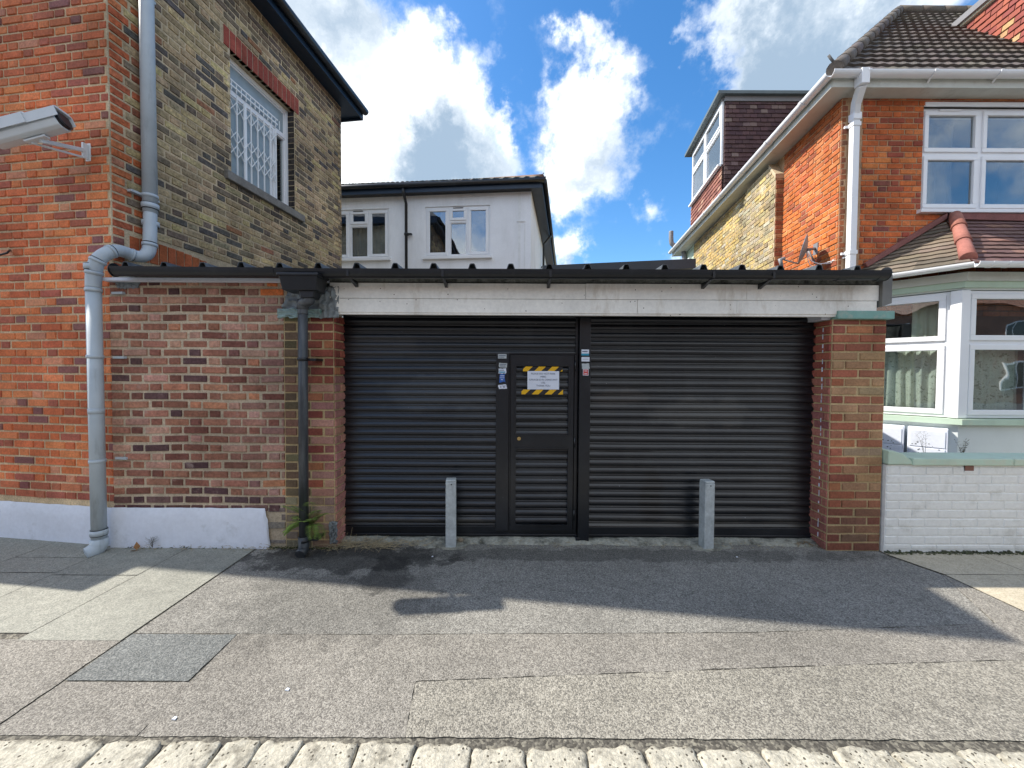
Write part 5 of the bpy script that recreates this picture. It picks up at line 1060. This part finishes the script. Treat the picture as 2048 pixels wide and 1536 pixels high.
# satellite dish and cable on the orange wall
SD = HS.P(-.46, 3.37, 0); t = empty('satellite_dish', SD, 'grey satellite dish on the orange side wall of the right house', 'satellite dish')
c = at(1606, 499, 5.52); nrm = Vector((-.77, .60, .25)).normalized(); a1 = nrm.cross(Vector((0, 0, 1))).normalized(); a2 = a1.cross(nrm).normalized()
m = M(); rings = 6; ns = 32; vs = [c - nrm * .045]
for i in range(1, rings + 1):
    rr = i / rings
    for j in range(ns): an = 2 * pi * j / ns; vs.append(c + a1 * cos(an) * .19 * rr + a2 * sin(an) * .205 * rr - nrm * .045 * (1 - rr * rr))
fs = [(0, 1 + j, 1 + (j + 1) % ns) for j in range(ns)] + [(1 + (i - 1) * ns + j, 1 + i * ns + j, 1 + i * ns + (j + 1) % ns, 1 + (i - 1) * ns + (j + 1) % ns) for i in range(1, rings) for j in range(ns)]
m.raw(vs, fs, sm=True); o = obj('dish', m, LNK, t); o.modifiers.new('thickness', 'SOLIDIFY').thickness = .006
m = M(); e = at(1566, 519, 5.45); m.tube([c - a2 * .20, e], .010, 8); m.tube([c - nrm * .05, SD + HS.n * .02], .02, 10); m.tube([SD + HS.n * .1 + Vector((0, 0, -.03)), SD + Vector((0, 0, -.22))], .014, 8); m.fb(HS, -.50, -.40, 3.28, 3.44, 0, .015); obj('mount', m, LNK, t)
m = M(); m.tube([e + Vector((.02, 0, .02)), e + Vector((-.04, 0, -.0)), e + Vector((-.01, 0, -.12))], [.022, .028, .02], 12); obj('receiver', m, LNK, t)
m = M(); a = c + Vector((.05, 0, -.02)); b = HF.P(.07, 3.1, .03)
m.tube(smooth([a, a + Vector((.06, -.02, -.18)), a + Vector((.2, -.2, -.24)), b.lerp(a, .3) + Vector((0, 0, -.05)), b]), .006, 6); m.tube(smooth([a, a + Vector((.05, 0, -.25)), b.lerp(a, .5) + Vector((0, 0, -.12)), b + Vector((0, 0, -.01))]), .005, 6); m.tube(smooth([b, b + Vector((.02, -.03, -.05)), b + Vector((.01, -.02, -.4))]), .005, 6)
obj('dish_cable', m, UPVC, None, 'white cable sagging from the satellite dish to the white downpipe', 'cable')

# ------------------------------------------------------------------ low painted garden wall
t = empty('garden_wall', (3.21, 3.27, 0), 'low white painted brick garden wall with mint green coping beside the garage', 'wall')
LW = Fr(3.205, 3.27, 1, 0)
def pal_w(u, z, r): return (1, 1, 1)
m = M(); bricks(m, LW, 0, 3.2, .03, .76, pal_w, bond='s', seed=71, dep=.005, prot=.0015, wob=.004, mo=.009, edge=.004); m.fb(LW, 0, 5, 0, .76, -.22, .0); m.fb(LW, .66, .72, .70, .752, .0, .012); obj('wall_face', m, WBR, t)
m = M(); m.fb(LW, .66, .735, .715, .757, .002, .013); obj('bare_brick', m, BR if False else mat('bare brown brick', (.22, .10, .07), var=.2), t)
m = M(); x = .20
while x < 5: w_ = .86; m.fb(LW, x, x + w_ - .006, .762, .822, -.24, .03); x += w_
m.prism([LW.P(.0, .765, .02), LW.P(.22, .765, .02), LW.P(.20, .80, .02), LW.P(.12, .86, .02), LW.P(.04, .885, .02), LW.P(.0, .885, .02)], -LW.n * .22); obj('coping', m, MINT, t, 'mint painted coping', bevel=.008)
m = M(); r = random.Random(2)
for i in range(420):
    u = r.uniform(0, 3); h = r.uniform(.004, .028) * (1 if r.random() < .4 else .6); m.fb(LW, u, u + r.uniform(.004, .02), 0, h, 0, .008 + r.uniform(0, .02))
obj('mossy_footing', m, mat('mossy dirt', (.08, .085, .05), var=.4, vscale=30), t)
m = M(); m.box(3.3, 9, 3.5, 5.3, .02, .06); obj('front_garden', m, CONC, kind='structure')

# ------------------------------------------------------------------ plants and litter
def leaf(m, a, d, up, w, l, col=(1, 1, 1)):
    s_ = d.cross(up).normalized() * w / 2; m.q([a - s_ * .4, a + d * l * .4 - s_, a + d * l, a + d * l * .4 + s_])
def frond(m, base, d, L_, droop, seed, w=.055, mi=0):
    r = random.Random(seed); p = base.copy(); dd = d.normalized(); n = 20; pts = [p.copy()]
    for i in range(n): dd = (dd + Vector((0, 0, -droop / n)) + Vector((r.uniform(-.02, .02),) * 3)).normalized(); p = p + dd * L_ / n; pts.append(p.copy())
    m.tube(pts, [.0022 * (1 - i / (n + 2)) for i in range(n + 1)], 4, mi=mi)
    for i in range(2, n * 2 + 1):
        k = i / 2; a = pts[int(k)] if k == int(k) else pts[int(k)].lerp(pts[int(k) + 1], .5); tdir = (pts[min(int(k) + 1, n)] - pts[max(int(k) - 1, 0)]).normalized(); side = tdir.cross(Vector((0, 0, 1))).normalized()
        s_ = sin(pi * min(1, (1 - k / n) * .8 + .18)) * w
        for sg in (1, -1):
            dl = (side * sg + tdir * .45 + Vector((0, 0, -.15 + r.uniform(-.1, .1)))).normalized(); b = len(m.f); leaf(m, a, dl, Vector((0, 0, 1)), .0065, max(s_, .006))
            m.mi[-1] = mi
m = M(); base = at(624, 1052, 3.26); r = random.Random(4)
for i in range(13):
    an = r.uniform(-1.5, 1.5) if i else 0; frond(m, base + Vector((r.uniform(-.01, .01), 0, r.uniform(-.02, .02))), Vector((sin(an) * .6, -.35 - .2 * r.random(), r.uniform(.6, 1.5))), r.uniform(.20, .32), r.uniform(.8, 1.9), i, w=.066)
for i in range(6):
    an = r.uniform(-1.5, 1.5); frond(m, base, Vector((sin(an) * .5, -.5, .1)), r.uniform(.10, .16), 2.6, 40 + i, w=.03, mi=1)
obj('fern', m, [FERN, FERNB], None, 'green fern growing from the left brick pillar behind the downpipe', 'fern')
def straws(px0, px1, py, Y, n, L_, seed, label, name='dry_grass', cat='dry grass', up=.25, material=STRAW, kind='stuff'):
    r = random.Random(seed); m = M()
    for i in range(n):
        b = at(r.uniform(px0, px1), py, Y + r.uniform(-.05, .05)); b.z = r.uniform(.005, .03); d = Vector((r.gauss(0, 1), r.gauss(0, .6), abs(r.gauss(0, up)))).normalized(); l = r.uniform(.3, 1) * L_; pts = [b]
        for k in range(4): d = (d + Vector((r.gauss(0, .15), r.gauss(0, .15), r.gauss(-.04, .1)))).normalized(); b = b + d * l / 4; b.z = max(b.z, .004); pts.append(b.copy())
        m.tube(pts, [.0018, .0016, .0014, .001, .0006], 4, sm=False)
    return obj(name, m, material, None, label, cat, None, kind)
straws(660, 790, 1100, 3.33, 240, .16, 1, 'tangle of dry grass at the foot of the left shutter beside the pillar')
straws(790, 860, 1092, 3.36, 60, .09, 2, 'thin scatter of dry straw left of the first bollard')
straws(1590, 1650, 1085, 3.40, 50, .09, 3, 'dry reddish litter at the foot of the right pillar', material=FERNB)
straws(500, 680, 1100, 3.29, 170, .07, 5, 'low tangle of dead grass and grit at the foot of the left pillar')
straws(270, 500, 1099, 3.26, 90, .035, 6, 'fine dry litter along the foot of the white plinth')
straws(870, 1640, 1092, 3.36, 160, .04, 7, 'sparse dry litter on the broken concrete sill before the shutters')
r = random.Random(21); m = M()
for i in range(330):
    b = Vector((r.choice([r.uniform(-3.4, -1.5), r.uniform(-2.1, -1.5), r.uniform(3.2, 4.5)]), 0, 0)); b.y = (3.285 if b.x < 0 else 3.24) + r.uniform(-.02, .012); b.z = r.uniform(0, .012)
    for k in range(5): leaf(m, b, Vector((r.gauss(0, .8), r.gauss(-.3, .5), r.uniform(.2, 1))).normalized(), Vector((0, 1, 0)), .006, r.uniform(.008, .02))
obj('moss', m, mat('moss green', (.07, .09, .03), var=.5, vscale=40), None, 'moss and tiny plants in the joint at the foot of the walls', 'moss', None, 'stuff')
def weed(px, py, Y, h, seed, label, lean=0, material=TWIG, leaves=True, n=5):
    r = random.Random(seed); b = at(px, py, Y); m = M()
    for i in range(n):
        d = Vector((r.uniform(-.35, .35) + lean, r.uniform(-.3, .1), 1)).normalized(); p = b.copy(); pts = [p.copy()]; l = h * r.uniform(.55, 1)
        for k in range(6): d = (d + Vector((r.gauss(0, .12), r.gauss(0, .1), 0))).normalized(); p = p + d * l / 6; pts.append(p.copy())
        m.tube(pts, [.0022, .002, .0017, .0014, .0011, .0008, .0005], 4, sm=False)
        for k in range(2, 7):
            for sg in (1, -1):
                if leaves: leaf(m, pts[k], Vector((sg, r.uniform(-.4, .4), r.uniform(-.1, .8))).normalized(), Vector((0, 0, 1)), .006, r.uniform(.02, .045))
                else: m.tube([pts[k], pts[k] + Vector((sg * r.uniform(.01, .04), r.uniform(-.02, .02), r.uniform(.01, .04)))], .0007, 3, sm=False)
    return obj('weed', m, material, None, label, 'weed')
weed(737, 1085, 3.42, .09, 3, 'dead upright weed stem at the foot of the left shutter', n=2, material=STRAW)
weed(305, 1095, 3.25, .10, 4, 'thin dead weed against the white plinth', n=4, leaves=False)
weed(1925, 912, 3.55, .17, 5, 'small bushy weed standing above the mint coping before the bay', n=6)
weed(1850, 912, 3.8, .34, 6, 'tall wispy dead weed leaning left before the meter boxes', lean=-.45, n=3, leaves=False)
weed(1165, 1078, 3.45, .08, 7, 'dry twig beside the foot of the centre post', n=3, leaves=False, lean=-.3)
m = M(); b = gp(921, 1086); 
def blob(m, c, rx, ry, rz, seed, n=10):
    vs = []; 
    for i in range(n + 1):
        for j in range(n * 2): a = pi * i / n; t_ = pi * j / n; d = Vector((sin(a) * cos(t_), sin(a) * sin(t_), cos(a))); k = 1 + .15 * mnoise.noise(d * 1.7 + Vector((seed, 0, 0))); vs.append(c + Vector((d.x * rx, d.y * ry, d.z * rz)) * k)
    w = n * 2; m.raw(vs, [(i * w + j, i * w + (j + 1) % w, (i + 1) * w + (j + 1) % w, (i + 1) * w + j) for i in range(n) for j in range(w)], sm=True)
blob(m, Vector((b.x, 3.40, .035)), .028, .018, .018, 3); obj('pebble', m, mat('brown stone', (.22, .18, .13)), None, 'brown pebble beside the left bollard', 'pebble')
m = M(); b = gp(279, 1098); bb = Vector((b.x, 3.24, 0)); d = Vector((.3, 0, 1)).normalized()
m.q([bb, bb + Vector((-.02, -.01, .03)), bb + Vector((.0, 0, .075)), bb + Vector((.022, .012, .03))]); m.q([bb + Vector((.01, -.01, 0)), bb + Vector((-.02, -.03, .008)), bb + Vector((-.01, -.05, .02)), bb + Vector((.03, -.02, .012))]); obj('dead_leaf', m, mat('dry leaf', (.36, .18, .07), var=.3, vscale=60), None, 'curled orange brown leaf against the white plinth', 'leaf')
# loose crumbs along the shutter foot and on the tarmac
m = M(); r = random.Random(11)
for i in range(420):
    x = r.uniform(-1.9, 3.1); y = 3.34 - abs(r.gauss(0, .05)) + r.uniform(0, .12); s_ = r.uniform(.002, .006) * (2 if r.random() < .06 else 1); z = .004 if y < 3.34 else .03
    c = Vector((x, y, z + s_ * .4)); q = [c + Vector((r.uniform(-1, 1) * s_ * 1.4, r.uniform(-1, 1) * s_, r.uniform(-.3, .3) * s_)) for _ in range(6)]; m.raw(q, [(0, 1, 2), (0, 2, 3), (1, 4, 2), (3, 5, 4), (0, 3, 1), (2, 5, 3), (1, 4, 5)], mi=r.choice([0, 0, 1]))
obj('grit', m, [CONC, STRAW], None, 'loose grit and crumbs along the foot of the shutters', 'grit', None, 'stuff')
def litter(px, py, s_, material, label, cat):
    p = gp(px, py); m = M(); m.prism([(p.x - s_, p.y - s_ * .6, .003), (p.x + s_, p.y - s_ * .8, .003), (p.x + s_ * .8, p.y + s_ * .7, .003), (p.x - s_ * .7, p.y + s_, .003)], (0, 0, .004)); obj('litter', m, material, None, label, cat)
litter(575, 1381, .009, PAPER, 'white scrap on the brown tarmac, right of the dark patch', 'scrap'); litter(349, 1439, .009, PAPER, 'white scrap on the tarmac nearest the left kerb setts', 'scrap')
litter(865, 1114, .007, PAPER, 'small white fleck on the shaded tarmac left of the first bollard', 'scrap'); litter(1474, 1115, .007, PAPER, 'small white fleck on the shaded tarmac right of the second bollard', 'scrap')
